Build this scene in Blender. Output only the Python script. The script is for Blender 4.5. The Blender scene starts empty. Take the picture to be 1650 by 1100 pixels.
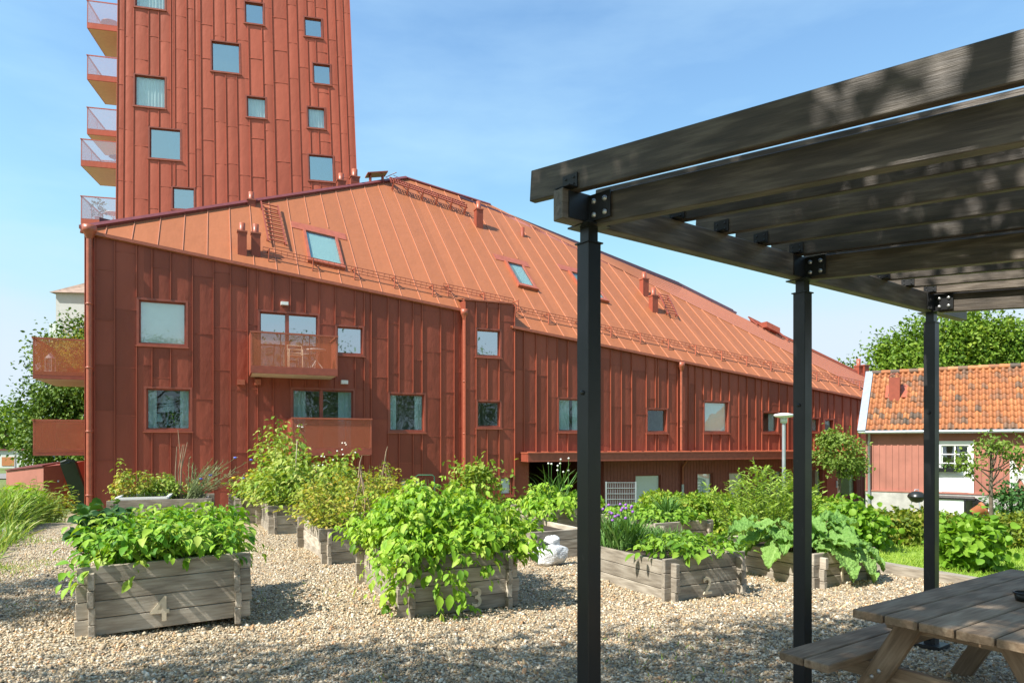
import bpy, math, random
import numpy as np
from mathutils import Vector as V
random.seed(7); RNG = np.random.default_rng(7)
scn = bpy.context.scene; COL = scn.collection
R = math.radians
CAMZ = 1.65; F = 1100.0; CX = 825.0; HY = 714.0

# ------------------------------------------------------------------ scene bookkeeping
ROOT = {}
def tag(o, label=None, cat=None, group=None, kind=None):
    if label: o['label'] = label
    if cat: o['category'] = cat
    if group: o['group'] = group
    if kind: o['kind'] = kind
    return o
def thing(name, label, cat, loc, group=None):
    o = bpy.data.objects.new(name, None); COL.objects.link(o); o.location = loc
    o.empty_display_size = .1
    ROOT[o.name] = V(loc); return tag(o, label, cat, group)
def link(me, name, mat, parent=None, loc=None, smooth=False, bevel=0):
    o = bpy.data.objects.new(name, me); COL.objects.link(o)
    for m in (mat if isinstance(mat, (list, tuple)) else [mat]): me.materials.append(m)
    off = V((0, 0, 0))
    if parent is not None:
        o.parent = parent; off = ROOT[parent.name]; ROOT[o.name] = off
    elif loc is not None:
        off = V(loc); o.location = off; ROOT[o.name] = off
    else: ROOT[o.name] = off
    if off.length:
        n = len(me.vertices); a = np.empty(n*3, np.float32); me.vertices.foreach_get('co', a)
        a = a.reshape(-1, 3)-np.array(off, np.float32); me.vertices.foreach_set('co', a.ravel())
    if smooth: me.polygons.foreach_set('use_smooth', [True]*len(me.polygons))
    if bevel:
        b = o.modifiers.new('bevel', 'BEVEL'); b.width = bevel; b.segments = 1; b.limit_method = 'ANGLE'
    me.update(); return o

class MB:
    def __init__(s): s.v = []; s.f = []; s.wc = []; s.rnd = []; s.sm = []
    def add(s, vs, fs, wc=None, rnd=None, smooth=False):
        b = len(s.v); s.v += [tuple(p) for p in vs]; s.f += [tuple(i+b for i in f) for f in fs]
        r = random.random() if rnd is None else rnd
        s.wc += wc if wc else [tuple(p) for p in vs]; s.rnd += [r]*len(vs); s.sm += [smooth]*len(fs)
    def hexa(s, p, wc=None, rnd=None):
        s.add(p, [(0,3,2,1),(4,5,6,7),(0,1,5,4),(1,2,6,5),(2,3,7,6),(3,0,4,7)], wc, rnd)
    def bar(s, p0, p1, w, h, up=(0,0,1), rnd=None):
        p0 = V(p0); p1 = V(p1); d = (p1-p0); L = d.length; d.normalize()
        sd = d.cross(V(up)); sd.normalize(); u = sd.cross(d)
        a = sd*(w/2); b = u*(h/2); o = random.random()*50
        vs = []; wc = []
        for q, x in ((p0, 0), (p1, L)):
            for i, j in ((-1,-1),(1,-1),(1,1),(-1,1)):
                vs.append(q+a*i+b*j); wc.append((o+x, o*.37+i*w/2, o*.71+j*h/2))
        s.add(vs, [(0,1,2,3),(4,7,6,5),(0,4,5,1),(1,5,6,2),(2,6,7,3),(3,7,4,0)], wc, rnd)
    def box(s, c, sx, sy, sz, ax=(1,0,0), ay=(0,1,0)):
        c = V(c); ax = V(ax); ay = V(ay); hx = ax*(sx/2); hy = ay*(sy/2); hz = V((0,0,sz/2))
        s.hexa([c-hx-hy-hz, c+hx-hy-hz, c+hx+hy-hz, c-hx+hy-hz, c-hx-hy+hz, c+hx-hy+hz, c+hx+hy+hz, c-hx+hy+hz])
    def tube(s, pts, r, n=6, smooth=True, caps=True):
        pts = [V(p) for p in pts]; m = len(pts); rr = r if isinstance(r, (list, tuple)) else [r]*m
        vs = []; prev = None
        for i, p in enumerate(pts):
            d = (pts[min(i+1, m-1)]-pts[max(i-1, 0)]).normalized()
            ref = prev if prev else (V((1,0,0)) if abs(d.x) < .8 else V((0,1,0)))
            a = (ref-d*ref.dot(d)).normalized(); prev = a; b = d.cross(a)
            for k in range(n):
                t = 2*math.pi*k/n; vs.append(p+(a*math.cos(t)+b*math.sin(t))*rr[i])
        fs = [(i*n+k, i*n+(k+1) % n, (i+1)*n+(k+1) % n, (i+1)*n+k) for i in range(m-1) for k in range(n)]
        s.add(vs, fs, smooth=smooth)
        if caps:
            for i in (0, m-1): s.add(vs[i*n:(i+1)*n], [tuple(range(n)) if i else tuple(range(n-1, -1, -1))])
    def lathe(s, c, prof, n=20, axis=(0,0,1)):
        c = V(c); d = V(axis).normalized(); a = d.orthogonal().normalized(); b = d.cross(a); vs = []
        for r, h in prof:
            for k in range(n):
                t = 2*math.pi*k/n; vs.append(c+d*h+(a*math.cos(t)+b*math.sin(t))*r)
        fs = [(i*n+k, i*n+(k+1) % n, (i+1)*n+(k+1) % n, (i+1)*n+k) for i in range(len(prof)-1) for k in range(n)]
        s.add(vs, fs, smooth=True)
    def prism(s, poly, off):
        n = len(poly); off = V(off); poly = [V(p) for p in poly]
        s.add(poly+[p+off for p in poly], [tuple(range(n-1, -1, -1)), tuple(range(n, 2*n))]+[(i, (i+1) % n, n+(i+1) % n, n+i) for i in range(n)])
    def build(s, name, mat, parent=None, loc=None, bevel=0):
        me = bpy.data.meshes.new(name); me.from_pydata(s.v, [], s.f)
        me.attributes.new('wc', 'FLOAT_VECTOR', 'POINT').data.foreach_set('vector', np.array(s.wc, np.float32).ravel())
        me.attributes.new('rnd', 'FLOAT', 'POINT').data.foreach_set('value', np.array(s.rnd, np.float32))
        o = link(me, name, mat, parent, loc, bevel=bevel)
        me.polygons.foreach_set('use_smooth', s.sm); return o

def np_mesh(name, verts, tris, mat, parent=None, loc=None, rnd=None, smooth=True):
    me = bpy.data.meshes.new(name); n = len(verts); m = len(tris)
    me.vertices.add(n); me.vertices.foreach_set('co', np.ascontiguousarray(verts, np.float32).ravel())
    me.loops.add(m*3); me.loops.foreach_set('vertex_index', np.ascontiguousarray(tris, np.int32).ravel())
    me.polygons.add(m); me.polygons.foreach_set('loop_start', np.arange(0, m*3, 3, dtype=np.int32))
    me.update(calc_edges=True)
    if rnd is not None: me.attributes.new('rnd', 'FLOAT', 'POINT').data.foreach_set('value', np.ascontiguousarray(rnd, np.float32))
    return link(me, name, mat, parent, loc, smooth=smooth)

# ------------------------------------------------------------------ materials
class NT:
    def __init__(s, name):
        s.m = bpy.data.materials.new(name); s.m.use_nodes = True; s.t = s.m.node_tree
        s.b = s.t.nodes['Principled BSDF']; s.out = s.t.nodes['Material Output']
    def n(s, typ, **kw):
        x = s.t.nodes.new(typ)
        for k, v in kw.items():
            if k[0] == 'i' and k[1:].isdigit(): s.set(x.inputs[int(k[1:])], v)
            elif k in x.inputs: s.set(x.inputs[k], v)
            else: setattr(x, k, v)
        return x
    def set(s, sock, v):
        if isinstance(v, bpy.types.NodeSocket): s.t.links.new(v, sock)
        else: sock.default_value = v
    def p(s, **kw):
        for k, v in kw.items(): s.set(s.b.inputs[k.replace('_', ' ')], v)
    def noise(s, vec, scale, det=4, rough=.55): return s.n('ShaderNodeTexNoise', Vector=vec, Scale=scale, Detail=det, Roughness=rough).outputs['Fac']
    def ramp(s, fac, stops, interp='LINEAR'):
        r = s.n('ShaderNodeValToRGB', Fac=fac); r.color_ramp.interpolation = interp; e = r.color_ramp.elements
        while len(e) < len(stops): e.new(.5)
        for x, (p, c) in zip(e, stops): x.position = p; x.color = (c[0], c[1], c[2], 1)
        return r.outputs['Color']
    def mix(s, fac, a, b, mode='MIX'):
        m = s.n('ShaderNodeMix', data_type='RGBA', blend_type=mode); s.set(m.inputs[0], fac); s.set(m.inputs[6], a); s.set(m.inputs[7], b); return m.outputs[2]
    def math(s, op, a, b=0.5): return s.n('ShaderNodeMath', operation=op, i0=a, i1=b).outputs[0]
    def attr(s, name, out='Fac'): return s.n('ShaderNodeAttribute', attribute_name=name).outputs[out]
    def pos(s): return s.n('ShaderNodeNewGeometry').outputs['Position']
    def vmul(s, v, k): return s.n('ShaderNodeVectorMath', operation='MULTIPLY', i0=v, i1=k).outputs[0]
    def bump(s, h, st, dist=.01): s.set(s.b.inputs['Normal'], s.n('ShaderNodeBump', Height=h, Strength=st, Distance=dist).outputs[0])
def c4(c): return (c[0], c[1], c[2], 1)

def mat_plain(name, col, rough=.5, metal=0, var=.15, bump=0, scale=6):
    t = NT(name); nz = t.noise(t.pos(), scale, 5)
    d = tuple(x*(1-var) for x in col); l = tuple(min(1, x*(1+var)) for x in col)
    t.p(Base_Color=t.ramp(nz, [(.3, d), (.7, l)]), Roughness=rough, Metallic=metal)
    if bump: t.bump(t.noise(t.pos(), scale*8, 4), bump, .01)
    return t.m
def mat_sheet(name, col, rough=.42, amt=.12, wav=.25, wd=.07):
    t = NT(name); r = t.attr('rnd'); nz = t.noise(t.vmul(t.pos(), (1, 1, .35)), 1.6, 5); fine = t.noise(t.pos(), 14, 3)
    f = t.math('ADD', t.math('MULTIPLY', nz, .45), t.math('ADD', t.math('MULTIPLY', r, .42), t.math('MULTIPLY', fine, .13)))
    t.p(Base_Color=t.ramp(f, [(.25, tuple(x*(1-amt) for x in col)), (.75, tuple(x*(1+amt) for x in col))]),
        Roughness=t.n('ShaderNodeMapRange', Value=fine, i1=.3, i2=.7, i3=rough-.06, i4=rough+.1).outputs[0])
    t.b.inputs['Specular IOR Level'].default_value = .24
    t.bump(t.noise(t.vmul(t.pos(), (1.5, 1.5, .7)), 1.5, 3), wav, wd); return t.m
def mat_wood(name, c0, c1, c2, rough=.75, grain=1.0, tint=.25):
    t = NT(name); w = t.attr('wc', 'Vector'); r = t.attr('rnd')
    g = t.noise(t.vmul(w, (3.2, 34, 34)), 1.6, 7, .66); big = t.noise(t.vmul(w, (.9, 7, 7)), 1.1, 4); fine = t.noise(t.vmul(w, (6, 140, 140)), 1.4, 3)
    wv = t.n('ShaderNodeTexWave', Vector=t.vmul(w, (.35, 9, 9)), Scale=2.2, Distortion=7, Detail=3).outputs['Fac']
    f = t.math('ADD', t.math('MULTIPLY', g, .5), t.math('ADD', t.math('MULTIPLY', wv, .14), t.math('MULTIPLY', big, .36)))
    col = t.ramp(f, [(.28, c0), (.5, c1), (.72, c2)])
    k = t.n('ShaderNodeTexVoronoi', Vector=t.vmul(w, (1.6, 7, 7)), Scale=1.0).outputs['Distance']
    col = t.mix(t.n('ShaderNodeMapRange', Value=k, i1=.0, i2=.12, i3=.75, i4=0).outputs[0], col, c4(tuple(x*.45 for x in c0)))
    br = t.n('ShaderNodeMapRange', Value=r, i1=0, i2=1, i3=1-tint, i4=1+tint).outputs[0]
    col = t.mix(1.0, col, t.n('ShaderNodeCombineColor', i0=br, i1=br, i2=br).outputs[0], 'MULTIPLY')
    t.p(Base_Color=col, Roughness=rough); t.bump(t.math('ADD', g, t.math('MULTIPLY', fine, .5)), .35*grain, .006); return t.m
def mat_leaf(name, cols, trans=.3, rough=.55, spec=.32, crumple=0):
    t = NT(name); r = t.attr('rnd'); nz = t.noise(t.pos(), 30, 2)
    f = t.math('ADD', t.math('MULTIPLY', r, .8), t.math('MULTIPLY', nz, .2)); n = len(cols)
    col = t.ramp(f, [(.08+.84*i/(n-1), c) for i, c in enumerate(cols)])
    t.p(Base_Color=col, Roughness=rough); t.b.inputs['Specular IOR Level'].default_value = spec
    if crumple: t.bump(t.n('ShaderNodeTexVoronoi', Vector=t.pos(), Scale=30.0).outputs['Distance'], crumple, .02)
    tr = t.n('ShaderNodeBsdfTranslucent', Color=t.mix(1.0, col, (1.25, 1.15, .45, 1), 'MULTIPLY'))
    mx = t.n('ShaderNodeMixShader', i0=trans, i1=t.b.outputs[0], i2=tr.outputs[0]); t.t.links.new(mx.outputs[0], t.out.inputs[0]); return t.m
def mat_glass(name, refl=.22, tint=(.75, .85, .85), extra=.6):
    t = NT(name); fr = t.math('POWER', t.n('ShaderNodeLayerWeight', Blend=.5).outputs['Facing'], 4.0)
    fac = t.math('ADD', t.math('MULTIPLY', fr, .9), refl)
    fac = t.math('MINIMUM', fac, .95)
    nz = t.n('ShaderNodeBump', Height=t.noise(t.pos(), .9, 1), Strength=.12, Distance=.05).outputs[0]
    gl = t.n('ShaderNodeBsdfGlossy', Color=(.92, .97, 1, 1), Roughness=.015, Normal=nz); tr = t.n('ShaderNodeBsdfTransparent', Color=c4(tint))
    mx = t.n('ShaderNodeMixShader', i0=fac, i1=tr.outputs[0], i2=gl.outputs[0]); t.t.links.new(mx.outputs[0], t.out.inputs[0]); return t.m
def mat_screen(name, col, alpha):
    t = NT(name); w = t.pos()
    t.p(Base_Color=c4(col), Roughness=.5)
    tr = t.n('ShaderNodeBsdfTransparent'); mx = t.n('ShaderNodeMixShader', i0=alpha, i1=tr.outputs[0], i2=t.b.outputs[0])
    t.t.links.new(mx.outputs[0], t.out.inputs[0]); return t.m

M = {}
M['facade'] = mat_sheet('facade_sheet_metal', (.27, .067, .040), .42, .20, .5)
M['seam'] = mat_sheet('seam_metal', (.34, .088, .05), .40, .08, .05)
M['roof'] = mat_sheet('roof_sheet_metal', (.36, .126, .055), .48, .08, .4)
M['roof_seam'] = mat_plain('roof_seam_highlight', (.50, .20, .11), .4, var=.06)  # sunlit seam edges put into the colour, lighter than the roof sheet
M['roof2'] = mat_sheet('upper_roof_metal', (.40, .15, .12), .38, .07, .1)
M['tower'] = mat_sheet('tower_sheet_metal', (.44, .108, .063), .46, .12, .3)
M['trim'] = mat_plain('red_trim', (.28, .068, .04), .42)
M['trim_light'] = mat_plain('painted_pipe', (.36, .098, .053), .4)
M['maroon'] = mat_plain('maroon_metal', (.17, .045, .045), .4)
M['ground_wall'] = mat_plain('painted_board', (.22, .06, .045), .6, var=.1)
M['soffit'] = mat_plain('balcony_soffit', (.62, .52, .38), .7, var=.06)
M['screen'] = mat_screen('perforated_screen', (.52, .15, .06), .40)
M['screen2'] = mat_screen('dense_perforated_screen', (.44, .12, .055), .52)
M['towerglass'] = mat_screen('lilac_glass', (.48, .44, .55), .32)
M['glass'] = mat_glass('window_glass', .12, (.92, .97, .97))
M['glass_hi'] = mat_glass('sky_glass', .48, (.30, .42, .48))
M['glass_lo'] = mat_glass('clear_glass', .06)
M['glass_milk'] = mat_plain('frosted_glass', (.62, .68, .66), .25, var=.05, scale=30)
M['room'] = mat_plain('dim_room', (.42, .36, .29), .9)
M['curtain'] = mat_plain('white_curtain', (.75, .75, .73), .8, var=.06, scale=3)
M['blind'] = mat_plain('pale_roller_blind', (.72, .73, .68), .8, var=.03)
M['white'] = mat_plain('white_paint', (.78, .78, .76), .5, var=.04)
M['black'] = mat_plain('black_steel', (.009, .0095, .011), .4, var=.4, scale=9)
def mat_steel():
    t = NT('black_steel'); p = t.pos(); a = t.noise(t.vmul(p, (1, 1, .4)), 16, 6, .7); b = t.noise(p, 3, 3)
    f = t.math('MULTIPLY', t.n('ShaderNodeMapRange', Value=a, i1=.62, i2=.72, i3=0, i4=1).outputs[0], t.n('ShaderNodeMapRange', Value=b, i1=.45, i2=.65, i3=0, i4=.7).outputs[0])
    t.p(Base_Color=t.mix(f, (.009, .0095, .011, 1), (.075, .073, .07, 1)), Roughness=t.n('ShaderNodeMapRange', Value=b, i1=.3, i2=.7, i3=.3, i4=.5).outputs[0]); t.bump(t.noise(p, 60, 3), .08, .004); return t.m
M['black'] = mat_steel()
M['bolt'] = mat_plain('zinc_bolt', (.5, .5, .5), .35, .8)
M['galv'] = mat_plain('galvanised_steel', (.42, .46, .5), .4, .5, var=.1)
M['solar'] = mat_plain('purple_tube', (.09, .045, .07), .18)
M['pergola'] = mat_wood('dark_stained_timber', (.027, .020, .0135), (.062, .046, .033), (.145, .117, .09), .5, 1.0, .38)
M['grey_wood'] = mat_wood('weathered_timber', (.17, .14, .105), (.33, .285, .225), (.50, .45, .37), .85, 1.3, .34)
M['table_wood'] = mat_wood('oiled_brown_timber', (.13, .085, .048), (.25, .17, .105), (.38, .285, .19), .85, .9, .18)
M['soil'] = mat_plain('dark_soil', (.045, .03, .02), .95, bump=.8, scale=25)
M['stone'] = mat_plain('grey_foundation_stone', (.42, .41, .38), .9, var=.2, bump=.8, scale=3)
M['bark'] = mat_plain('bark', (.13, .10, .075), .9, var=.35, bump=.8, scale=12)
M['stalk'] = mat_plain('dry_stalk', (.32, .23, .15), .9, var=.2)
M['stem'] = mat_plain('green_stem', (.15, .22, .06), .6, var=.2)
M['terracotta'] = mat_plain('terracotta', (.42, .14, .06), .8)
M['plaster'] = mat_plain('grey_plaster', (.55, .57, .55), .9, var=.05)
M['shed'] = mat_plain('red_painted_shed', (.30, .075, .055), .6, var=.08)
M['green_cloth'] = mat_plain('green_canvas', (.03, .12, .06), .8)
M['bin'] = mat_plain('dark_green_plastic', (.012, .022, .02), .5)
M['petal_purple'] = mat_plain('purple_petal', (.30, .12, .46), .7, scale=60)
M['petal_white'] = mat_plain('white_petal', (.8, .8, .72), .7)
M['petal_blue'] = mat_plain('blue_petal', (.14, .18, .75), .7)
M['petal_yellow'] = mat_plain('yellow_petal', (.75, .5, .03), .7)
M['bag'] = mat_plain('plastic_sack', (.66, .67, .68), .3, var=.25, bump=1, scale=9)
M['bag_dark'] = mat_plain('dark_plastic', (.02, .022, .02), .3)
M['bag_green'] = mat_plain('green_print', (.20, .26, .15), .4)
M['number'] = mat_plain('bare_wood_numeral', (.62, .53, .39), .75)
M['pot_white'] = mat_plain('white_pot', (.7, .7, .68), .5)
G = lambda *c: [tuple(x) for x in c]
M['potato'] = mat_leaf('potato_leaf', G((.09,.22,.012),(.18,.36,.02),(.25,.45,.03),(.32,.50,.045),(.42,.54,.09)), .34)
M['strawb'] = mat_leaf('bean_leaf', G((.06,.19,.012),(.13,.32,.02),(.21,.41,.025),(.29,.47,.045),(.40,.52,.09)), .32)
M['kale'] = mat_leaf('kale_leaf', G((.025,.085,.02),(.05,.13,.03),(.09,.2,.04)), .2)
M['rasp'] = mat_leaf('raspberry_leaf', G((.09,.18,.015),(.19,.31,.03),(.32,.43,.06),(.42,.46,.12)), .34)
M['yellowbush'] = mat_leaf('yellow_green_leaf', G((.12,.19,.015),(.26,.34,.03),(.40,.43,.06),(.48,.36,.08)), .34)
M['hedge'] = mat_leaf('hedge_leaf', G((.07,.16,.015),(.16,.29,.02),(.28,.40,.035),(.42,.42,.07)), .32)
M['hedge2'] = mat_leaf('beech_hedge_leaf', G((.06,.11,.015),(.13,.20,.02),(.25,.31,.03),(.34,.24,.05)), .3)
M['willow'] = mat_leaf('willow_leaf', G((.16,.29,.03),(.28,.42,.06),(.40,.52,.11)), .35)
M['rhubarb'] = mat_leaf('rhubarb_leaf', G((.14,.30,.06),(.24,.42,.10),(.34,.52,.17)), .3, crumple=.9)
M['currant'] = mat_leaf('currant_leaf', G((.09,.22,.015),(.18,.35,.025),(.30,.47,.06)), .36)
M['herb'] = mat_leaf('grey_green_herb', G((.16,.21,.09),(.25,.31,.15),(.36,.41,.22)), .2)
M['chive'] = mat_leaf('chive_blade', G((.06,.16,.03),(.11,.25,.05),(.2,.35,.09)), .25)
M['grass'] = mat_leaf('grass_blade', G((.15,.28,.02),(.27,.42,.04),(.42,.52,.09)), .36)
M['rough_grass'] = mat_leaf('rough_grass_blade', G((.10,.20,.02),(.20,.34,.035),(.32,.44,.08),(.42,.42,.15)), .3)
M['tree'] = mat_leaf('tree_leaf', G((.03,.08,.01),(.07,.15,.015),(.14,.24,.03),(.24,.33,.06)), .25)
M['tree_big'] = mat_leaf('big_tree_leaf', G((.05,.12,.01),(.11,.21,.015),(.2,.31,.03),(.32,.4,.05)), .28)
M['young'] = mat_leaf('young_tree_leaf', G((.09,.15,.02),(.16,.25,.035),(.28,.36,.08)), .28)

def mat_gravel():
    t = NT('gravel'); p = t.pos()
    wob = t.n('ShaderNodeVectorMath', operation='ADD', i0=p, i1=t.vmul(t.n('ShaderNodeTexNoise', Vector=p, Scale=60.0).outputs['Color'], (.012, .012, .012))).outputs[0]
    vo = t.n('ShaderNodeTexVoronoi', Vector=wob, Scale=42.0)
    sep = t.n('ShaderNodeSeparateColor', Color=vo.outputs['Color'])
    col = t.ramp(sep.outputs[0], [(0, (.16,.13,.10)), (.14, (.30,.24,.17)), (.30, (.44,.345,.23)), (.5, (.52,.375,.21)), (.62, (.55,.455,.33)), (.8, (.63,.545,.41)), (.95, (.76,.70,.58))])
    big = t.noise(p, 1.1, 4)
    col = t.mix(t.n('ShaderNodeMapRange', Value=big, i1=.45, i2=.8, i3=0, i4=.35).outputs[0], col, (.30, .25, .17, 1))
    dk = t.n('ShaderNodeMapRange', Value=vo.outputs['Distance'], i1=.25, i2=.75, i3=1, i4=.45).outputs[0]
    col = t.mix(1.0, col, t.n('ShaderNodeCombineColor', i0=dk, i1=dk, i2=dk).outputs[0], 'MULTIPLY')
    col = t.mix(1.0, col, (.95, .91, .84, 1), 'MULTIPLY')
    t.p(Base_Color=col, Roughness=.75)
    t.bump(t.math('SUBTRACT', 1.0, vo.outputs['Distance']), .9, .012); return t.m
M['gravel'] = None
def mat_pebble():
    t = NT('pebble'); r = t.attr('rnd')
    col = t.ramp(r, [(0, (.13,.11,.085)), (.12, (.26,.215,.155)), (.28, (.43,.34,.23)), (.46, (.53,.38,.20)), (.54, (.46,.25,.125)), (.62, (.54,.45,.32)), (.8, (.64,.555,.42)), (.95, (.80,.735,.62))])
    nz = t.noise(t.pos(), 90, 3)
    col = t.mix(1.0, col, t.ramp(nz, [(.3, (.8,.8,.8)), (.7, (1.1,1.1,1.1))]), 'MULTIPLY')
    col = t.mix(1.0, col, (.93, .90, .84, 1), 'MULTIPLY')
    t.p(Base_Color=col, Roughness=.6); return t.m
def mat_ground(name, c0, c1, c2, scale=3):
    t = NT(name); p = t.pos(); a = t.noise(p, scale, 6); b = t.noise(p, scale*14, 4)
    f = t.math('ADD', t.math('MULTIPLY', a, .55), t.math('MULTIPLY', b, .45))
    t.p(Base_Color=t.ramp(f, [(.3, c0), (.5, c1), (.7, c2)]), Roughness=.95); t.bump(b, .6, .03); return t.m
M['gravel'] = mat_gravel(); M['pebble'] = mat_pebble()
M['earth'] = mat_ground('rough_ground', (.06,.09,.02), (.12,.17,.04), (.2,.22,.08), 1.2)
M['lawn'] = mat_ground('lawn_turf', (.13,.22,.02), (.22,.34,.035), (.33,.43,.07), 4)
M['asphalt'] = mat_ground('asphalt', (.16,.155,.15), (.2,.195,.19), (.25,.24,.23), 5)

# ------------------------------------------------------------------ geometry helpers
def sstep(a, b, x):
    t = np.clip((np.asarray(x, float)-a)/(b-a), 0, 1); return t*t*(3-2*t)
def zt(x, y):
    x = np.asarray(x, float); y = np.asarray(y, float)
    drop = .70+.65*sstep(-3, 9, x)
    z = -drop*sstep(13.6, 20.5, y)
    near = 1-sstep(12, 16, y)
    z = z+near*(.022*np.sin(x*1.7+.6*y)+.018*np.sin(y*2.3-x*.9+1)+.012*np.sin(3.9*x+2.1*y))
    z = z+.05*np.exp(-(((x+3.75)/.5)**2+((y-5.9)/.45)**2))
    return z
def gz(x, y): return float(zt(x, y))
def ray(px, py): return V(((px-CX)/F, 1.0, -(py-HY)/F))
CAM = V((0, 0, CAMZ))
def hit(px, py, P, N):
    d = ray(px, py); return CAM+d*((V(P)-CAM).dot(N)/d.dot(N))
def at(px, py, Y): return CAM+ray(px, py)*Y
class Pl:
    def __init__(s, O, yaw):
        s.O = V((O[0], O[1], 0)); s.f = V((math.cos(yaw), math.sin(yaw), 0)); s.n = V((math.sin(yaw), -math.cos(yaw), 0))
    def pt(s, u, z, d=0): return s.O+s.f*u+s.n*d+V((0, 0, z))
    def uz(s, px, py, d=0):
        p = hit(px, py, s.O+s.n*d, s.n); return (p-s.O).dot(s.f), p.z
FA = Pl((-7.75, 24.0), R(23.5)); P = FA.pt
def fu(px, d=0): return FA.uz(px, 700, d)[0]
def fz(px, py, d=0): return FA.uz(px, py, d)[1]
def hx(mb, Pf, a, b, z0, z1, d0, d1, z0b=None, z1b=None):
    z0b = z0 if z0b is None else z0b; z1b = z1 if z1b is None else z1b
    mb.hexa([Pf(a, z0, d1), Pf(b, z0b, d1), Pf(b, z0b, d0), Pf(a, z0, d0), Pf(a, z1, d1), Pf(b, z1b, d1), Pf(b, z1b, d0), Pf(a, z1, d0)])

def clad(mw, ms, Pf, seams, zlo, zhi, holes, d0, bulge=.017, jr=(1.3, 2.3), sw=.024, sd=.05, joints=True, usc=1.0):
    """standing seam sheet cladding between successive seams; holes = (u0,u1,z0,z1)"""
    seams = sorted(seams)
    def spans(lo, hi, cuts):
        out = [(lo, hi)]
        for c0, c1 in cuts:
            nx = []
            for a, b in out:
                if c1 <= a or c0 >= b: nx.append((a, b)); continue
                if c0 > a: nx.append((a, c0))
                if c1 < b: nx.append((c1, b))
            out = nx
        return [(a, b) for a, b in out if b-a > 1e-3]
    for ua, ub in zip(seams[:-1], seams[1:]):
        w = (ub-ua); br = [ua]+sorted({e for h in holes for e in h[:2] if ua+1e-3 < e < ub-1e-3})+[ub]
        js = []; z = zlo(ua)-random.random()*2
        while z < max(zhi(ua), zhi(ub)): js.append(z); z += random.uniform(*jr)
        if not joints: js = []
        bl = bulge*random.uniform(.6, 1.3); tl = bulge*random.uniform(-.8, .8)
        for a, b in zip(br[:-1], br[1:]):
            mid = (a+b)/2; cuts = [(h[2], h[3]) for h in holes if h[0] < mid < h[1]]
            top = max(zhi(a), zhi(b)); lo = zlo(mid)
            for s0, s1 in spans(lo, top, cuts):
                es = [s0]+[j for j in js if s0+.12 < j < s1-.12]+[s1]
                for e0, e1 in zip(es[:-1], es[1:]):
                    n = 4; vs = []; last = e1 >= top-1e-4
                    for i in range(n+1):
                        u = a+(b-a)*i/n; t = (u-ua)/w; d = d0+bl*4*t*(1-t)+tl*(t-.5)
                        zz = zhi(u) if last else e1
                        vs += [Pf(u, min(e0, zz), d), Pf(u, zz, d)]
                    mw.add(vs, [(2*i, 2*i+2, 2*i+3, 2*i+1) for i in range(n)], smooth=True)
                    if not last and e1 in js: hx(mw, Pf, a, b, e1-.014, e1+.012, d0-.01, d0+.024)
    for u in seams:
        cuts = [(h[2], h[3]) for h in holes if h[0]-.012/usc < u < h[1]+.012/usc]
        h = sw/2/usc
        for s0, s1 in spans(zlo(u), zhi(u)-.01, cuts): hx(ms, Pf, u-h, u+h, s0, s1, d0-.005, d0+sd)

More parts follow.
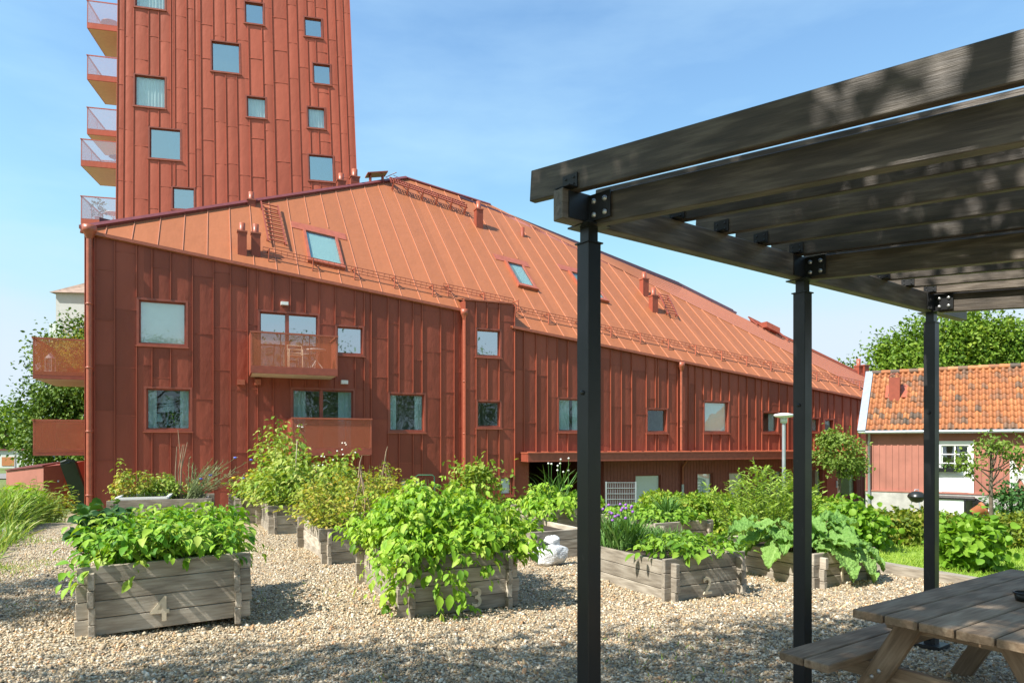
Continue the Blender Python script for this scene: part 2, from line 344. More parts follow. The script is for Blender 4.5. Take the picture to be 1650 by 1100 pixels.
def window(par, Pf, u0, u1, z0, z1, d0, style='plain', glass='glass', us=1.0, fw=.07, trim='trim', back=True, mull=(), name='window', dep=.10):
    """us converts metres to u units"""
    mb = MB(); w = fw*us
    hx(mb, Pf, u0, u0+w, z0, z1, d0-dep-.06, d0+.03); hx(mb, Pf, u1-w, u1, z0, z1, d0-dep-.06, d0+.03)
    hx(mb, Pf, u0+w, u1-w, z1-fw, z1, d0-dep-.06, d0+.03); hx(mb, Pf, u0+w, u1-w, z0, z0+fw, d0-dep-.06, d0+.03)
    iw = .045
    a, b, c, e = u0+w, u1-w, z0+fw, z1-fw
    hx(mb, Pf, a, a+iw*us, c, e, d0-dep-.05, d0-dep+.02); hx(mb, Pf, b-iw*us, b, c, e, d0-dep-.05, d0-dep+.02)
    hx(mb, Pf, a+iw*us, b-iw*us, e-iw, e, d0-dep-.05, d0-dep+.02); hx(mb, Pf, a+iw*us, b-iw*us, c, c+iw, d0-dep-.05, d0-dep+.02)
    for m in mull: hx(mb, Pf, m-.06*us, m+.06*us, c, e, d0-dep-.04, d0-.01)
    wo = mb.build(name, M[trim], par)
    sl = MB(); hx(sl, Pf, u0-.03*us, u1+.03*us, z0-.035, z0-.003, d0-.02, d0+.075); sl.build('sill', M['trim_light' if trim == 'trim' else trim], wo)
    g = MB(); hx(g, Pf, a+.01*us, b-.01*us, c+.01, e-.01, d0-dep-.022, d0-dep-.012); g.build('pane', M[glass], wo)
    if back:
        r = MB(); D = 1.3; q = lambda u, z, d: Pf(u, z, d)
        x0, x1, y0, y1, f_, b_ = u0+.001*us, u1-.001*us, z0+.001, z1-.001, d0-dep-.065, d0-dep-D
        vs = [q(x0,y0,f_), q(x1,y0,f_), q(x1,y1,f_), q(x0,y1,f_), q(x0,y0,b_), q(x1,y0,b_), q(x1,y1,b_), q(x0,y1,b_)]
        r.add(vs, [(4,5,6,7), (0,4,7,3), (1,2,6,5), (3,7,6,2), (0,1,5,4)]); r.build('interior_wall', M['room'], wo)
    def drape(ua, ub, amp=.025, dd=.10):
        m = MB(); n = max(8, int((ub-ua)/us/.035)); vs = []; ph = random.random()*6
        for i in range(n+1):
            u = ua+(ub-ua)*i/n; off = amp*math.sin(i*1.35+ph)+.5*amp*math.sin(i*.5)
            vs += [Pf(u, c+.02, d0-dep-dd+off), Pf(u, e, d0-dep-dd+off*.7)]
        m.add(vs, [(2*i, 2*i+2, 2*i+3, 2*i+1) for i in range(n)], smooth=True); m.build('curtain', M['curtain'], wo)
    W = b-a
    if style == 'blind':
        m = MB(); hx(m, Pf, a, b, c, e, d0-dep-.055, d0-dep-.045); m.build('blind', M['blind'], wo)
    elif style == 'drape': drape(a, b)
    elif style == 'two': drape(a, a+.22*W); drape(b-.24*W, b)
    elif style == 'split': drape(a, a+.45*W); drape(a+.56*W, b)
    elif style == 'left': drape(a, a+.4*W)
    elif style == 'right': drape(b-.42*W, b)
    return wo

# --- leaves
def tmpl(kind):
    if kind == 'quad':
        v = np.array([(0,0,0),(.5,.36,.07),(1,0,-.12),(.5,-.36,.07)]); f = [(0,1,2),(0,2,3)]
    else:
        st = {'ovate': [(.2,.20),(.45,.29),(.76,.19)], 'ovate2': [(.22,.17),(.5,.26),(.8,.14)], 'lance': [(.2,.09),(.5,.12),(.8,.07)], 'round': [(.15,.38),(.5,.5),(.85,.34)],
              'blade': [(.25,.022),(.6,.018),(.85,.01)]}[kind]
        curl = {'ovate': .22, 'ovate2': .48, 'lance': .25, 'round': .2, 'blade': .55}[kind]; v = [(0,0,0)]; f = []
        for x, w in st:
            z = -curl*x*x; v += [(x, w, z+.42*w), (x, 0, z), (x, -w, z+.42*w)]
        v.append((1, 0, -curl*1.15)); n = len(v)-1
        f += [(0,2,1),(0,3,2)]
        for k in range(len(st)-1):
            a = 1+3*k; b = a+3
            f += [(a,a+1,b+1),(a,b+1,b),(a+1,a+2,b+2),(a+1,b+2,b+1)]
        a = 1+3*(len(st)-1); f += [(a,a+1,n),(a+1,a+2,n)]; v = np.array(v)
    return np.array(v, float), np.array(f, int)
TM = {k: tmpl(k) for k in ('quad', 'ovate', 'ovate2', 'lance', 'round', 'blade')}
def unit(a): return a/np.maximum(np.linalg.norm(a, axis=-1, keepdims=True), 1e-9)
def place(kind, Pp, X, N, S, rnd=None, wide=1.0):
    tv, tf = TM[kind] if isinstance(kind, str) else kind
    X = unit(X); Y = unit(np.cross(N, X)); Z = np.cross(X, Y); n = len(Pp); S = np.broadcast_to(np.asarray(S, float), (n,))[:, None, None]
    vs = Pp[:, None]+S*(tv[None, :, 0:1]*X[:, None]+wide*tv[None, :, 1:2]*Y[:, None]+tv[None, :, 2:3]*Z[:, None])
    fs = tf[None]+(np.arange(n)*len(tv))[:, None, None]
    rnd = RNG.random(n) if rnd is None else rnd
    return vs.reshape(-1, 3), fs.reshape(-1, 3), np.repeat(rnd, len(tv))
def join(parts):
    vs, fs, rs = [], [], []; o = 0
    for v, f, r in parts: vs.append(v); fs.append(f+o); rs.append(r); o += len(v)
    return np.concatenate(vs), np.concatenate(fs), np.concatenate(rs)
def rdir(n, zlo=-1, zhi=1):
    a = RNG.random(n)*2*np.pi; z = RNG.uniform(zlo, zhi, n); r = np.sqrt(np.maximum(0, 1-z*z)); return np.stack([r*np.cos(a), r*np.sin(a), z], 1)
UPV = np.array((0, 0, 1.0))
def compound(Pn, out, size, k=5, droop=.35, kind='ovate'):
    """compound leaves: k leaflets along a rachis"""
    n = len(Pn); size = np.broadcast_to(np.asarray(size, float), (n,)); h = unit(out*np.array((1, 1, 0))+1e-6); parts = []; rb = RNG.random(n)
    side = np.cross(np.broadcast_to(UPV, h.shape), h); L = size*1.5
    dr = droop*RNG.uniform(.4, 1.6, n)[:, None]
    for j in range(k):
        if j == k-1: t, sg = 1.0, 0
        else: t, sg = .35+.5*(j//2)/max(1, (k-1)//2), (1 if j % 2 else -1)
        Pp = Pn+h*(L*t)[:, None]+UPV*(L*(.35*t-.5*t*t))[:, None]-UPV*dr*(L*t*t)[:, None]
        X = h*(.5 if sg else 1)+side*sg*.9-UPV*dr*(.5+.7*t)+RNG.normal(0, .18, (n, 3))
        N = UPV+h*.35+RNG.normal(0, .32, (n, 3))
        parts.append(place('ovate2' if kind == 'ovate' and j % 2 else kind, Pp, X, N, size*(1.2 if not sg else .92)*RNG.uniform(.6, 1.3, n)*RNG.choice((.7, 1, 1.15), n), np.clip(rb+RNG.normal(0, .12, n), 0, 1)))
    return join(parts)
def stems(roots, tips, rad=.004, n=3, segs=4, sag=.0):
    parts = []
    roots = np.asarray(roots); tips = np.asarray(tips); m = len(roots)
    ts = np.linspace(0, 1, segs+1); ring = []
    mid = (roots+tips)/2+(roots-tips)*np.array((.15, .15, -.12))
    for t in ts:
        c = (1-t)**2*roots+2*t*(1-t)*mid+t*t*tips
        for k in range(n):
            a = 2*np.pi*k/n; ring.append(c+np.array((np.cos(a), np.sin(a), 0))*rad*(1-.6*t))
    vs = np.stack(ring, 1); idx = []
    for i in range(segs):
        for k in range(n):
            a, b, c, d = i*n+k, i*n+(k+1) % n, (i+1)*n+(k+1) % n, (i+1)*n+k; idx += [(a, b, c), (a, c, d)]
    nv = vs.shape[1]; fs = np.array(idx)[None]+(np.arange(m)*nv)[:, None, None]
    def at_t(t):
        t = t[:, None]; return (1-t)**2*roots+2*t*(1-t)*mid+t*t*tips
    return (vs.reshape(-1, 3), fs.reshape(-1, 3), np.full(m*nv, .5)), at_t
def plant(name, label, cat, mats, loc, leaf_parts, stem_parts=None, group=None, loose=None):
    t = thing(name, label, cat, loc, group)
    v, f, r = join(leaf_parts); np_mesh('foliage', v, f, mats[0], t, rnd=r)
    if stem_parts:
        v, f, r = join(stem_parts); np_mesh('stem', v, f, mats[1], t, rnd=r)
    return t
def cloud(blobs, n, size, kind='quad', clump=.22, shell=(.55, 1.05), up=.5, clumps=70):
    """leaf clumps spread through ellipsoid blobs (cx,cy,cz,rx,ry,rz)"""
    parts = []; vol = np.array([b[3]*b[4]+b[4]*b[5]+b[3]*b[5] for b in blobs]); vol = vol/vol.sum()
    for b, w in zip(blobs, vol):
        m = max(20, int(n*w)); nc = max(6, int(clumps*w*len(blobs))); c = np.array(b[:3]); rr = np.array(b[3:])
        cd = rdir(nc)*RNG.uniform(shell[0], shell[1], nc)[:, None]; bright = RNG.random(nc)
        ci = RNG.integers(0, nc, m); cs = RNG.uniform(.6, 1.4, nc)
        dl = cd[ci]+RNG.normal(0, clump, (m, 3))*cs[ci][:, None]
        Pp = c+dl*rr; out = unit(dl/np.maximum(rr, .01)*rr.mean())
        X = unit(out*.6+RNG.normal(0, .7, (m, 3))-UPV*.3); N = unit(out*.6+UPV*up+RNG.normal(0, .55, (m, 3)))
        parts.append(place(kind, Pp, X, N, size*RNG.uniform(.6, 1.3, m), np.clip(.55*bright[ci]+.45*RNG.random(m), 0, 1)))
    return parts
def tree(name, label, loc, H, tr, blobs, n, size, mat='tree', group=None, cat='tree', kind='quad', lean=(0, 0), clumps=70, clump=.22, bark='bark', low=.15, shell=(.55, 1.05), nl=3):
    t = thing(name, label, cat, loc, group); x, y, z = loc; mb = MB()
    tp = V((x+lean[0], y+lean[1], z+H))
    pts = [V((x, y, z-.2)).lerp(tp, k/5)+V((.03*math.sin(k*2.1), .03*math.cos(k*1.7), 0))*(H*.3) for k in range(6)]
    mb.tube(pts, [tr*(1.25-.7*k/5) for k in range(6)], 8)
    for b in blobs:
        for q in range(nl):
            t0 = random.uniform(.5, 1.0); base = pts[0].lerp(tp, t0); e = V(b[:3])+V((random.uniform(-.6, .6)*b[3], random.uniform(-.6, .6)*b[4], random.uniform(-.3, .6)*b[5]))
            mid = base.lerp(e, .5)+V((0, 0, -.08*(e-base).length)); mb.tube([base, mid, e], [tr*.45, tr*.28, tr*.08], 5)
    mb.build('trunk', M[bark], t)
    v, f, r = join(cloud(blobs, n, size, kind, clump, clumps=clumps, shell=shell)); np_mesh('crown', v, f, M[mat], t, rnd=r); return t

# ================================================================== GROUND
def sheet(name, x0, x1, y0, y1, nx, ny, dz, mat, inside=None, warp=False):
    xs = np.linspace(x0, x1, nx); ys = np.linspace(y0, y1, ny)
    if warp:
        s = np.linspace(-1, 1, nx); xs = np.sign(s)*np.abs(s)**2.6*x1; s = np.linspace(0, 1, ny); ys = y0+s**2.6*(y1-y0)
    X, Y = np.meshgrid(xs, ys); Z = zt(X, Y)+dz
    v = np.stack([X, Y, Z], -1).reshape(-1, 3); i = np.arange(nx*ny).reshape(ny, nx)
    a, b, c, d = i[:-1, :-1].ravel(), i[:-1, 1:].ravel(), i[1:, 1:].ravel(), i[1:, :-1].ravel()
    f = np.concatenate([np.stack([a, b, c], 1), np.stack([a, c, d], 1)])
    if inside is not None:
        cen = v[f].mean(1); f = f[inside(cen[:, 0], cen[:, 1])]
        us, inv = np.unique(f.ravel(), return_inverse=True); v = v[us]; f = inv.reshape(-1, 3)
    return tag(np_mesh(name, v, f, M[mat]), kind='structure')
sheet('ground', -900, 900, -40, 1500, 161, 141, -.09, 'earth', warp=True)
sx = lambda y: -7.3-.55*(y-9.7)
lawn_edge = lambda y: 5.35-.5*(y-8.0)
sheet('gravel_yard', -17, 9, -6, 23.5, 131, 148, -.012, 'gravel', lambda x, y: (x < lawn_edge(y)+.1) & (x > sx(y)-.3))
sheet('lawn', 1, 22, 5.5, 16, 106, 53, .0, 'lawn', lambda x, y: x > lawn_edge(y)-.06)
sheet('road', -60, 25, 17.5, 21.4, 120, 30, -.03, 'asphalt', lambda x, y: (x < -14.2+0*y))
def street(name, x0, x1, y0, y1, z, mat):
    mb = MB(); mb.add([(x0, y0, z), (x1, y0, z), (x1, y1, z), (x0, y1, z)], [(0, 1, 2, 3)]); tag(mb.build(name, M[mat]), kind='structure')
street('road', -120, -24, 46, 54, -.72, 'asphalt')

# gravel pebbles (loose stones near the viewer)
def pebbles():
    n = 150000
    y = 4.2+(RNG.random(n)**1.25)*9.0; x = RNG.uniform(-.82, .82, n)*y
    k = (x < lawn_edge(y)-.05) & (x > sx(y)+RNG.normal(0, .15, n)); k &= RNG.random(len(x)) < .62+.38*sstep(-.6, .5, np.sin(x*1.9+.7*y)+np.sin(y*2.7-x)+.6*np.sin(5*x+3*y)); x, y = x[k], y[k]; n = len(x)
    ico = np.array([(0,0,1),(.894,0,.447),(.276,.851,.447),(-.724,.526,.447),(-.724,-.526,.447),(.276,-.851,.447),(.724,.526,-.447),(-.276,.851,-.447),(-.894,0,-.447),(-.276,-.851,-.447),(.724,-.526,-.447),(0,0,-1)])
    fi = np.array([(0,1,2),(0,2,3),(0,3,4),(0,4,5),(0,5,1),(1,6,2),(2,7,3),(3,8,4),(4,9,5),(5,10,1),(2,6,7),(3,7,8),(4,8,9),(5,9,10),(1,10,6)])
    a = RNG.random(n)*2*np.pi; s = RNG.lognormal(math.log(.0088), .36, n); el = RNG.uniform(.65, 1.0, n); fl = RNG.uniform(.5, .8, n)
    jit = 1+RNG.normal(0, .1, (n, 12, 1)); q = ico[None]*jit
    px = q[..., 0]*s[:, None]; py = q[..., 1]*(s*el)[:, None]; pz = q[..., 2]*(s*fl)[:, None]
    ca, sa = np.cos(a)[:, None], np.sin(a)[:, None]; tx, ty = RNG.normal(0, .35, (2, n, 1))
    X = px*ca-py*sa; Y = px*sa+py*ca; Z = pz+X*tx+Y*ty
    v = np.stack([X+x[:, None], Y+y[:, None], Z+(zt(x, y)-.012+s*fl*.35+RNG.random(n)*.006)[:, None]], -1)
    f = fi[None]+(np.arange(n)*12)[:, None, None]
    tag(np_mesh('gravel', v.reshape(-1, 3), f.reshape(-1, 3), M['pebble'], rnd=np.repeat(RNG.random(n), 12)), kind='stuff')
pebbles()
def blades(name, n, fx, fy, hmin, hmax, mat, ok=None, dens=None, wide=1.6, lean=.35, kind='stuff'):
    x = RNG.uniform(*fx, n); y = RNG.uniform(*fy, n)
    if ok is not None: k = ok(x, y); x, y = x[k], y[k]
    n = len(x); Pp = np.stack([x, y, zt(x, y)-.01], 1); X = UPV+RNG.normal(0, lean, (n, 3)); N = rdir(n, -.2, .2)
    v, f, r = place('blade', Pp, X, N, RNG.uniform(hmin, hmax, n), wide=wide); o = np_mesh(name, v, f, M[mat], rnd=r)
    return tag(o, kind=kind)
blades('grass', 75000, (2.5, 13), (6.0, 14), .03, .085, 'grass', lambda x, y: (x > lawn_edge(y)) & (x < 1.05*y), wide=3)
blades('grass', 14000, (-15, -5), (7, 19), .03, .12, 'grass', lambda x, y: np.abs(x-sx(y)+.1+.25*np.sin(y*2)) < .30*RNG.random(len(x))**.5+.05, wide=2.4)
def weed_ok(x, y): return (np.sin(x*2.1+y)+np.sin(y*1.7-x*.8)+RNG.normal(0, .6, len(x))) > 1.35
blades('weeds', 9000, (-8, -3.8), (6.5, 12), .02, .06, 'grass', lambda x, y: weed_ok(x, y) & (x > sx(y)), wide=3)
blades('weeds', 1500, (-4, 3), (4.6, 8), .02, .06, 'grass', weed_ok, wide=3)

# ================================================================== APARTMENT BUILDING (long red building)
zE = lambda u: 7.62-.1192*u
UL, UB0, UB1, UR = fu(137), fu(749, .35), fu(822, .35), fu(1400)
bld = thing('apartment_building', 'long red sheet metal apartment building with a big sloping roof', 'building', (FA.pt((UL+UR)/2, -.9)))
seam_px = [153,185,215.5,245,275,305,316,343.5,371,399,412,440,465,492,515,542,566,589,598,621,643.6,665.5,688,710,731.6]
seam_bay = [766,785,809]
seam_r = [844,863.6,881.8,898,914.5,932,950,966,983.6,1001,1017.5,1035,1055.6,1060,1076,1091,1109,1120,1133,1146.5,1161,1175.6,1190,1203.6,1217.5,1226.5,1238,1255,1269,1283,1297,1311,1322,1334,1346.6,1358,1371,1382]
def wrect(x0, y0, x1, y1, d=0):
    xm = (x0+x1)/2; return (fu(x0, d), fu(x1, d), fz(xm, y1, d), fz(xm, y0, d))
WL = [((220,482,303,558),'blind','glass'),((232,623,310,695),'two','glass_lo'),((415,502,515,603),'plain','glass_hi'),((540,524,587,573),'plain','glass_hi'),
      ((468,625,572,735),'two','glass_lo'),((625,632,686,697),'two','glass_lo'),((643,769,680,800),'milk','glass')]
WB = [((766,529,808,576),'left','glass_hi'),((767,644,808,690),'plain','glass_lo'),((804,766,829,799),'milk','glass')]
WR = [((898,640,947,697),'split','glass_lo'),((1041,657,1076,698),'plain','glass_lo'),((1133,645,1175,698),'blind','glass'),((1227,662,1255,698),'right','glass_lo'),
      ((1306,672,1321,697),'drape','glass_lo'),((1327,674,1344,697),'drape','glass_lo')]
def snap(seams, rects):
    out = []
    for s in seams:
        for r in rects:
            for e in r[:2]:
                if abs(s-e) < .2: s = e
        if not out or s-out[-1] > .08: out.append(s)
    return out
def section(name, u0, u1, spx, wins, d, ztop, zbase):
    rects = [wrect(*w[0], d) for w in wins]; mw, ms = MB(), MB()
    ss = snap([u0]+[fu(p, d) for p in spx]+[u1], rects)
    clad(mw, ms, P, ss, lambda u: zbase, ztop, rects, d)
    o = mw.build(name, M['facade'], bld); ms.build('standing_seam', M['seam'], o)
    for r, w in zip(rects, wins):
        if w[1] == 'milk': window(bld, P, *r, d, 'plain', 'glass_milk', back=False)
        else:
            wide = r[1]-r[0]; mull = ((r[0]+.47*wide,) if w[0][0] in (415, 468) else ())
            window(bld, P, *r, d, w[1], w[2], mull=mull)
DR = .30; DB = .38
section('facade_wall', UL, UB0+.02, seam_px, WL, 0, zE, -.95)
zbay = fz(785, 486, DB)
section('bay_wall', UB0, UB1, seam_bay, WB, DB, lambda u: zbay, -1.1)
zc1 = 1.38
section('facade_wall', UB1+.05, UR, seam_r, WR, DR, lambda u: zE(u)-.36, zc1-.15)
wb = MB()                                           # cheeks of the bay and plinth closing faces
hx(wb, P, UB0-.012, UB0, -1, zbay, -.3, DB); hx(wb, P, UB1, UB1+.03, -1.2, zbay, -.3, DB)
hx(wb, P, UB1+.05, fu(852, DR), -1.2, zc1, -.3, DR-.005)
wb.build('bay_cheek', M['facade'], bld)
# entrance canopy and recessed ground floor
cp = MB(); UC0 = fu(851, DR+.75)
hx(cp, P, UC0, UR+.3, .93, 1.25, DR-.9, DR+.75)
cp.build('canopy', M['trim'], bld); cp2 = MB()
hx(cp2, P, UC0-.02, UR+.3, 1.253, 1.30, DR-.4, DR+.79); 
for i in range(36):
    u = UC0+.3+i*.62
    cp2.hexa([P(u-.012,1.3,DR+.76),P(u+.012,1.3,DR+.76),P(u+.012,1.3,DR),P(u-.012,1.3,DR),P(u-.012,1.325,DR+.76),P(u+.012,1.325,DR+.76),P(u+.012,1.33,DR+.02),P(u-.012,1.33,DR+.02)])
cp2.build('canopy_sheet', M['trim_light'], bld)
DG = DR-.55
gw = [((1022,763,1066,822),'milk'),((1122,760,1150,806),'blind'),((1173,759,1200,806),'blind'),((1236,756,1262,812),'two'),((1300,754,1326,812),'two'),((1353,753,1381,800),'two')]
rects = [wrect(*w[0], DG) for w in gw]; mw, ms = MB(), MB(); ub = fu(962, DG)
bs = [ub+i*.17 for i in range(int((UR-ub)/.17)+1)]
clad(mw, ms, P, bs, lambda u: -1.6, lambda u: 1.0, rects, DG, bulge=.0, joints=False, sw=.02, sd=.012)
g0 = mw.build('ground_floor_wall', M['ground_wall'], bld); ms.build('board_batten', M['ground_wall'], g0)
for r, w in zip(rects, gw): window(bld, P, *r, DG, 'plain' if w[1] == 'milk' else w[1], {'milk': 'glass_milk', 'blind': 'glass'}.get(w[1], 'glass_lo'), back=w[1] != 'milk', fw=.05, trim='ground_wall')
dm = MB(); ud0, ud1 = fu(1331, DG), fu(1350, DG); hx(dm, P, ud0, ud1, -1.4, .55, DG, DG+.05); do = dm.build('entrance_door', M['shed'], bld)
dh = MB(); hx(dh, P, ud1-.2, ud1-.12, -.6, -.25, DG+.05, DG+.1); dh.build('handle', M['galv'], do)
pw = MB(); u0, u1 = fu(853, DR), ub                    # the dark open passage
vs = [P(u0,-1.4,DR-.02),P(u1,-1.4,DR-.02),P(u1,.93,DR-.02),P(u0,.93,DR-.02),P(u0,-1.4,-7),P(u1,-1.4,-7),P(u1,.93,-7),P(u0,.93,-7)]
pw.add(vs, [(4,5,6,7),(0,4,7,3),(1,2,6,5),(3,7,6,2),(0,1,5,4)]); pw.build('passage', M['ground_wall'], bld)
# ---- roof: one plane rising from the eave
S_E = (P(0, zE(0)), P(20, zE(20)))
KP = .93; RP0 = P(0, zE(0)); RA = (P(20, zE(20))-RP0).normalized(); RB = (FA.n*-1+V((0, 0, KP))).normalized()
RN = RA.cross(RB).normalized(); RN = RN if RN.z > 0 else -RN
rh = lambda px, py, lift=0: hit(px, py, RP0+RN*lift, RN)
def rud(p): q = p-V((FA.O.x, FA.O.y, 0)); return q.dot(FA.f), -q.dot(FA.n)
def RPt(u, d, lift=0): return P(u, zE(u)+KP*d, -d)+RN*lift
pk, rend = rh(655, 288), rh(1392, 606)
fs_, fe_ = rh(790, 331), rh(1392, 627)
cor = P(UL-.12, zE(UL-.12)+.02, .06)
uk, dk = rud(pk); ufs, dfs = rud(fs_); ufe, dfe = rud(fe_); ur2 = UR+.6
prof = [(UL-.12, 0), (uk, dk), (ufs, dfs), (ufe, dfe), (ur2, max(.2, dfe+(dfe-dfs)/(ufe-ufs)*(ur2-ufe)))]
def dmax(u):
    for (a, x), (b, y) in zip(prof[:-1], prof[1:]):
        if a <= u <= b: return x+(y-x)*(u-a)/(b-a)
    return 0
def eave_d(u): return -.10 if u < UB0 else (-DB-.1 if u < UB1 else -DR-.12)
rf = MB(); brk = sorted([UL-.12, UB0-.01, UB0, UB1, UB1+.01, uk, ufs, ufe, ur2]+list(np.arange(UL+.5, ur2, .75)))
for a, b in zip(brk[:-1], brk[1:]):
    if b-a < 1e-4: continue
    m = (a+b)/2; e = eave_d(m)
    if UB0 < m < UB1: e = (zbay-zE(m))/KP
    vs = [RPt(a, e), RPt(b, e), RPt(b, max(dmax(b), e+.01)), RPt(a, max(dmax(a), e+.01))]
    t = RN*.06; rf.add([p-t for p in vs]+vs, [(4,5,6,7),(0,3,2,1),(0,1,5,4),(1,2,6,5),(2,3,7,6),(3,0,4,7)])
roof = rf.build('roof', M['roof'], bld)
# bay roof lid
bl = MB(); e = lambda u: (zbay-zE(u))/KP
bl.add([P(UB0-.06, zbay+.03, DB+.08), P(UB1+.06, zbay+.03, DB+.08), RPt(UB1+.06, e(UB1)+.2, .02), RPt(UB0-.06, e(UB0)+.2, .02)], [(0,1,2,3)])
hx(bl, P, UB0-.06, UB1+.06, zbay-.02, zbay+.028, DB-.02, DB+.085); bl.build('bay_roof', M['trim_light'], bld)
rs = MB(); u = UL+.55
skyl = [((492,378),(536,382),(551,427),(501,422)), ((822,428),(838,428),(859,462),(833,461)), ((921,443),(938,443),(979,482),(946,481))]
sk = [[rud(rh(*q)) for q in s] for s in skyl]
while u < ur2-.2:
    e0, e1 = max(eave_d(u), (zbay-zE(u))/KP if UB0 < u < UB1 else -9)+.02, dmax(u)-.02
    cuts = [(min(q[1] for q in s)-.12, max(q[1] for q in s)+.5) for s in sk if min(q[0] for q in s)-.1 < u < max(q[0] for q in s)+.1]
    seg = [(e0, e1)]
    for c0, c1 in cuts: seg = [(a, b) for p, q in seg for a, b in ((p, min(q, c0)), (max(p, c1), q)) if b-a > .05]
    for a, b in seg:
        if b-a > .1: rs.bar(RPt(u, a, .014), RPt(u, b, .014), .024, .03, RN)
    u += .74
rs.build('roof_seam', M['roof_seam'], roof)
# upper shallow roof between the fold and the ridge
fd = (fe_-fs_).normalized(); N2 = fd.cross((FA.n*-1+V((0, 0, .74))).normalized()); N2 = N2 if N2.z > 0 else -N2
q0 = hit(748, 316, fs_, N2); r1 = hit(1100, 463, fs_, N2); r2 = hit(1278, 552, fs_, N2); r3 = hit(1394, 607, fs_, N2)
ur = MB(); lo = [fs_, fs_.lerp(fe_, .5), fs_.lerp(fe_, .8), fe_]; hi = [pk.lerp(q0, .99), r1, r2, r3]
hi[0] = rh(760, 322)
for k in range(3):
    vs = [lo[k], lo[k+1], hi[k+1], hi[k]]; t = V((0, 0, .05)); ur.add([p-t for p in vs]+vs, [(4,5,6,7),(0,3,2,1),(0,1,5,4),(1,2,6,5),(2,3,7,6),(3,0,4,7)])
uo = ur.build('upper_roof', M['roof2'], bld)
us_ = MB()
for k in range(3):
    for j in range(1, 7):
        t = j/7; us_.bar(lo[k].lerp(hi[k], t)+V((0, 0, .02)), lo[k+1].lerp(hi[k+1], t)+V((0, 0, .02)), .03, .05)
for t in (0.0,): us_.tube([fs_+V((0,0,.02)), fe_+V((0,0,.02))], .03, 5)
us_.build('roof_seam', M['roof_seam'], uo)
# verge trim, eaves gutter, closing walls behind
vt = MB(); vt.bar(RPt(UL-.12, 0, .05), pk+RN*.05, .16, .12, RN); vt.bar(pk+RN*.03, rh(790, 331)+RN*.03, .14, .10, RN); vt.build('verge_trim', M['maroon'], bld)
gt = MB()
for a, b, d, dz in ((UL-.1, UB0, .11, 0), (UB1+.05, ur2, DR+.13, -.33)):
    gt.bar(P(a, zE(a)+dz-.07, d), P(b, zE(b)+dz-.07, d), .10, .10)
gt.build('gutter', M['trim_light'], bld)
bw = MB(); low = lambda p: V((p.x, p.y, -1.5))
ring = [P(UL, zE(UL), 0), pk, hi[0], r1, r2, r3]
for a, b in zip(ring[:-1], ring[1:]): bw.add([low(a), low(b), b-V((0,0,.1)), a-V((0,0,.1))], [(0,1,2,3)])
bw.build('back_wall', M['facade'], bld)
# left end wall (seen only from the side) and corner pipe
ew = MB(); c0 = P(UL, 0, 0); ew.add([P(UL, -1, 0), P(UL, -1, -9), P(UL, 9, -9), P(UL, zE(UL), 0)], [(0,1,2,3)])
ew.build('end_wall', M['facade'], bld)
def downpipe(px, ztop, d, zb=-1.0, hop=True, r=.06):
    m = MB(); u = fu(px, d); m.tube([P(u, zb, d), P(u, ztop-.3, d)], r, 10)
    if hop: m.lathe(P(u, ztop-.42, d), [(r, 0), (r*2.3, .22), (r*2.5, .24), (r*2.5, .42), (r*2.2, .42)], 12)
    z = zb+1
    while z < ztop-1: m.lathe(P(u, z, d), [(r, 0), (r*1.25, .005), (r*1.25, .05), (r, .055)], 10); z += 2.0
    m.build('downpipe', M['trim_light'], bld)
downpipe(144, zE(UL)+.12, .14, r=.085); downpipe(748.5, zbay-.35, .30); downpipe(1098, zE(fu(1098, DR))-.42, DR+.12, zb=1.35)
m = MB(); uu = fu(1100, DG+.1); m.tube([P(uu+.1, .9, DG+.3), P(uu, .6, DG+.1), P(uu, -.2, DG+.1)], .055, 8); m.build('downpipe', M['trim'], bld)
m = MB(); m.tube([P(uu, -.2, DG+.1), P(uu, -1.5, DG+.1)], .065, 8); m.build('downpipe', M['galv'], bld)
# snow guards
def snow_guard(u0, u1, d0):
    m = MB()
    for l in (.12, .22, .32): m.bar(RPt(u0, d0+l*.25, l), RPt(u1, d0+l*.25, l), .02, .022)
    n = int((u1-u0)/.2)
    for i in range(n+1):
        u = u0+(u1-u0)*i/n; m.bar(RPt(u, d0+.03, .12), RPt(u, d0+.08, .32), .012, .012)
    for i in range(int((u1-u0)/1.5)+1):
        u = u0+.2+i*1.5; m.bar(RPt(u, d0-.18, .01), RPt(u, d0+.05, .34), .05, .03); m.bar(RPt(u, d0+.3, .01), RPt(u, d0+.05, .3), .05, .03)
    m.build('snow_guard', M['trim_light'], bld)
snow_guard(fu(424), UB0-.3, .55); snow_guard(UB1+.25, UR, .35)
ub = rud(rh(712, 470)); snow_guard(ub[0], rud(rh(819, 484))[0], ub[1])
# roof ladders
def ladder(pa, pb, w, n):
    m = MB(); a, b = rh(*pa), rh(*pb); sd = RA*(w/2)
    for s in (-1, 1): m.bar(a+sd*s+RN*.16, b+sd*s+RN*.16, .05, .05, RN)
    for i in range(n):
        p = a.lerp(b, (i+.5)/n); m.bar(p-sd+RN*.17, p+sd+RN*.17, .035, .035, RN)
    for p in (a.lerp(b, .12), a.lerp(b, .9)):
        for s in (-1, 1): m.bar(p+sd*s, p+sd*s+RN*.16, .05, .04)
    m.build('roof_ladder', M['trim'], bld)
ladder((433, 334), (446, 398), .62, 10); ladder((1066, 478), (1082, 512), .55, 8)
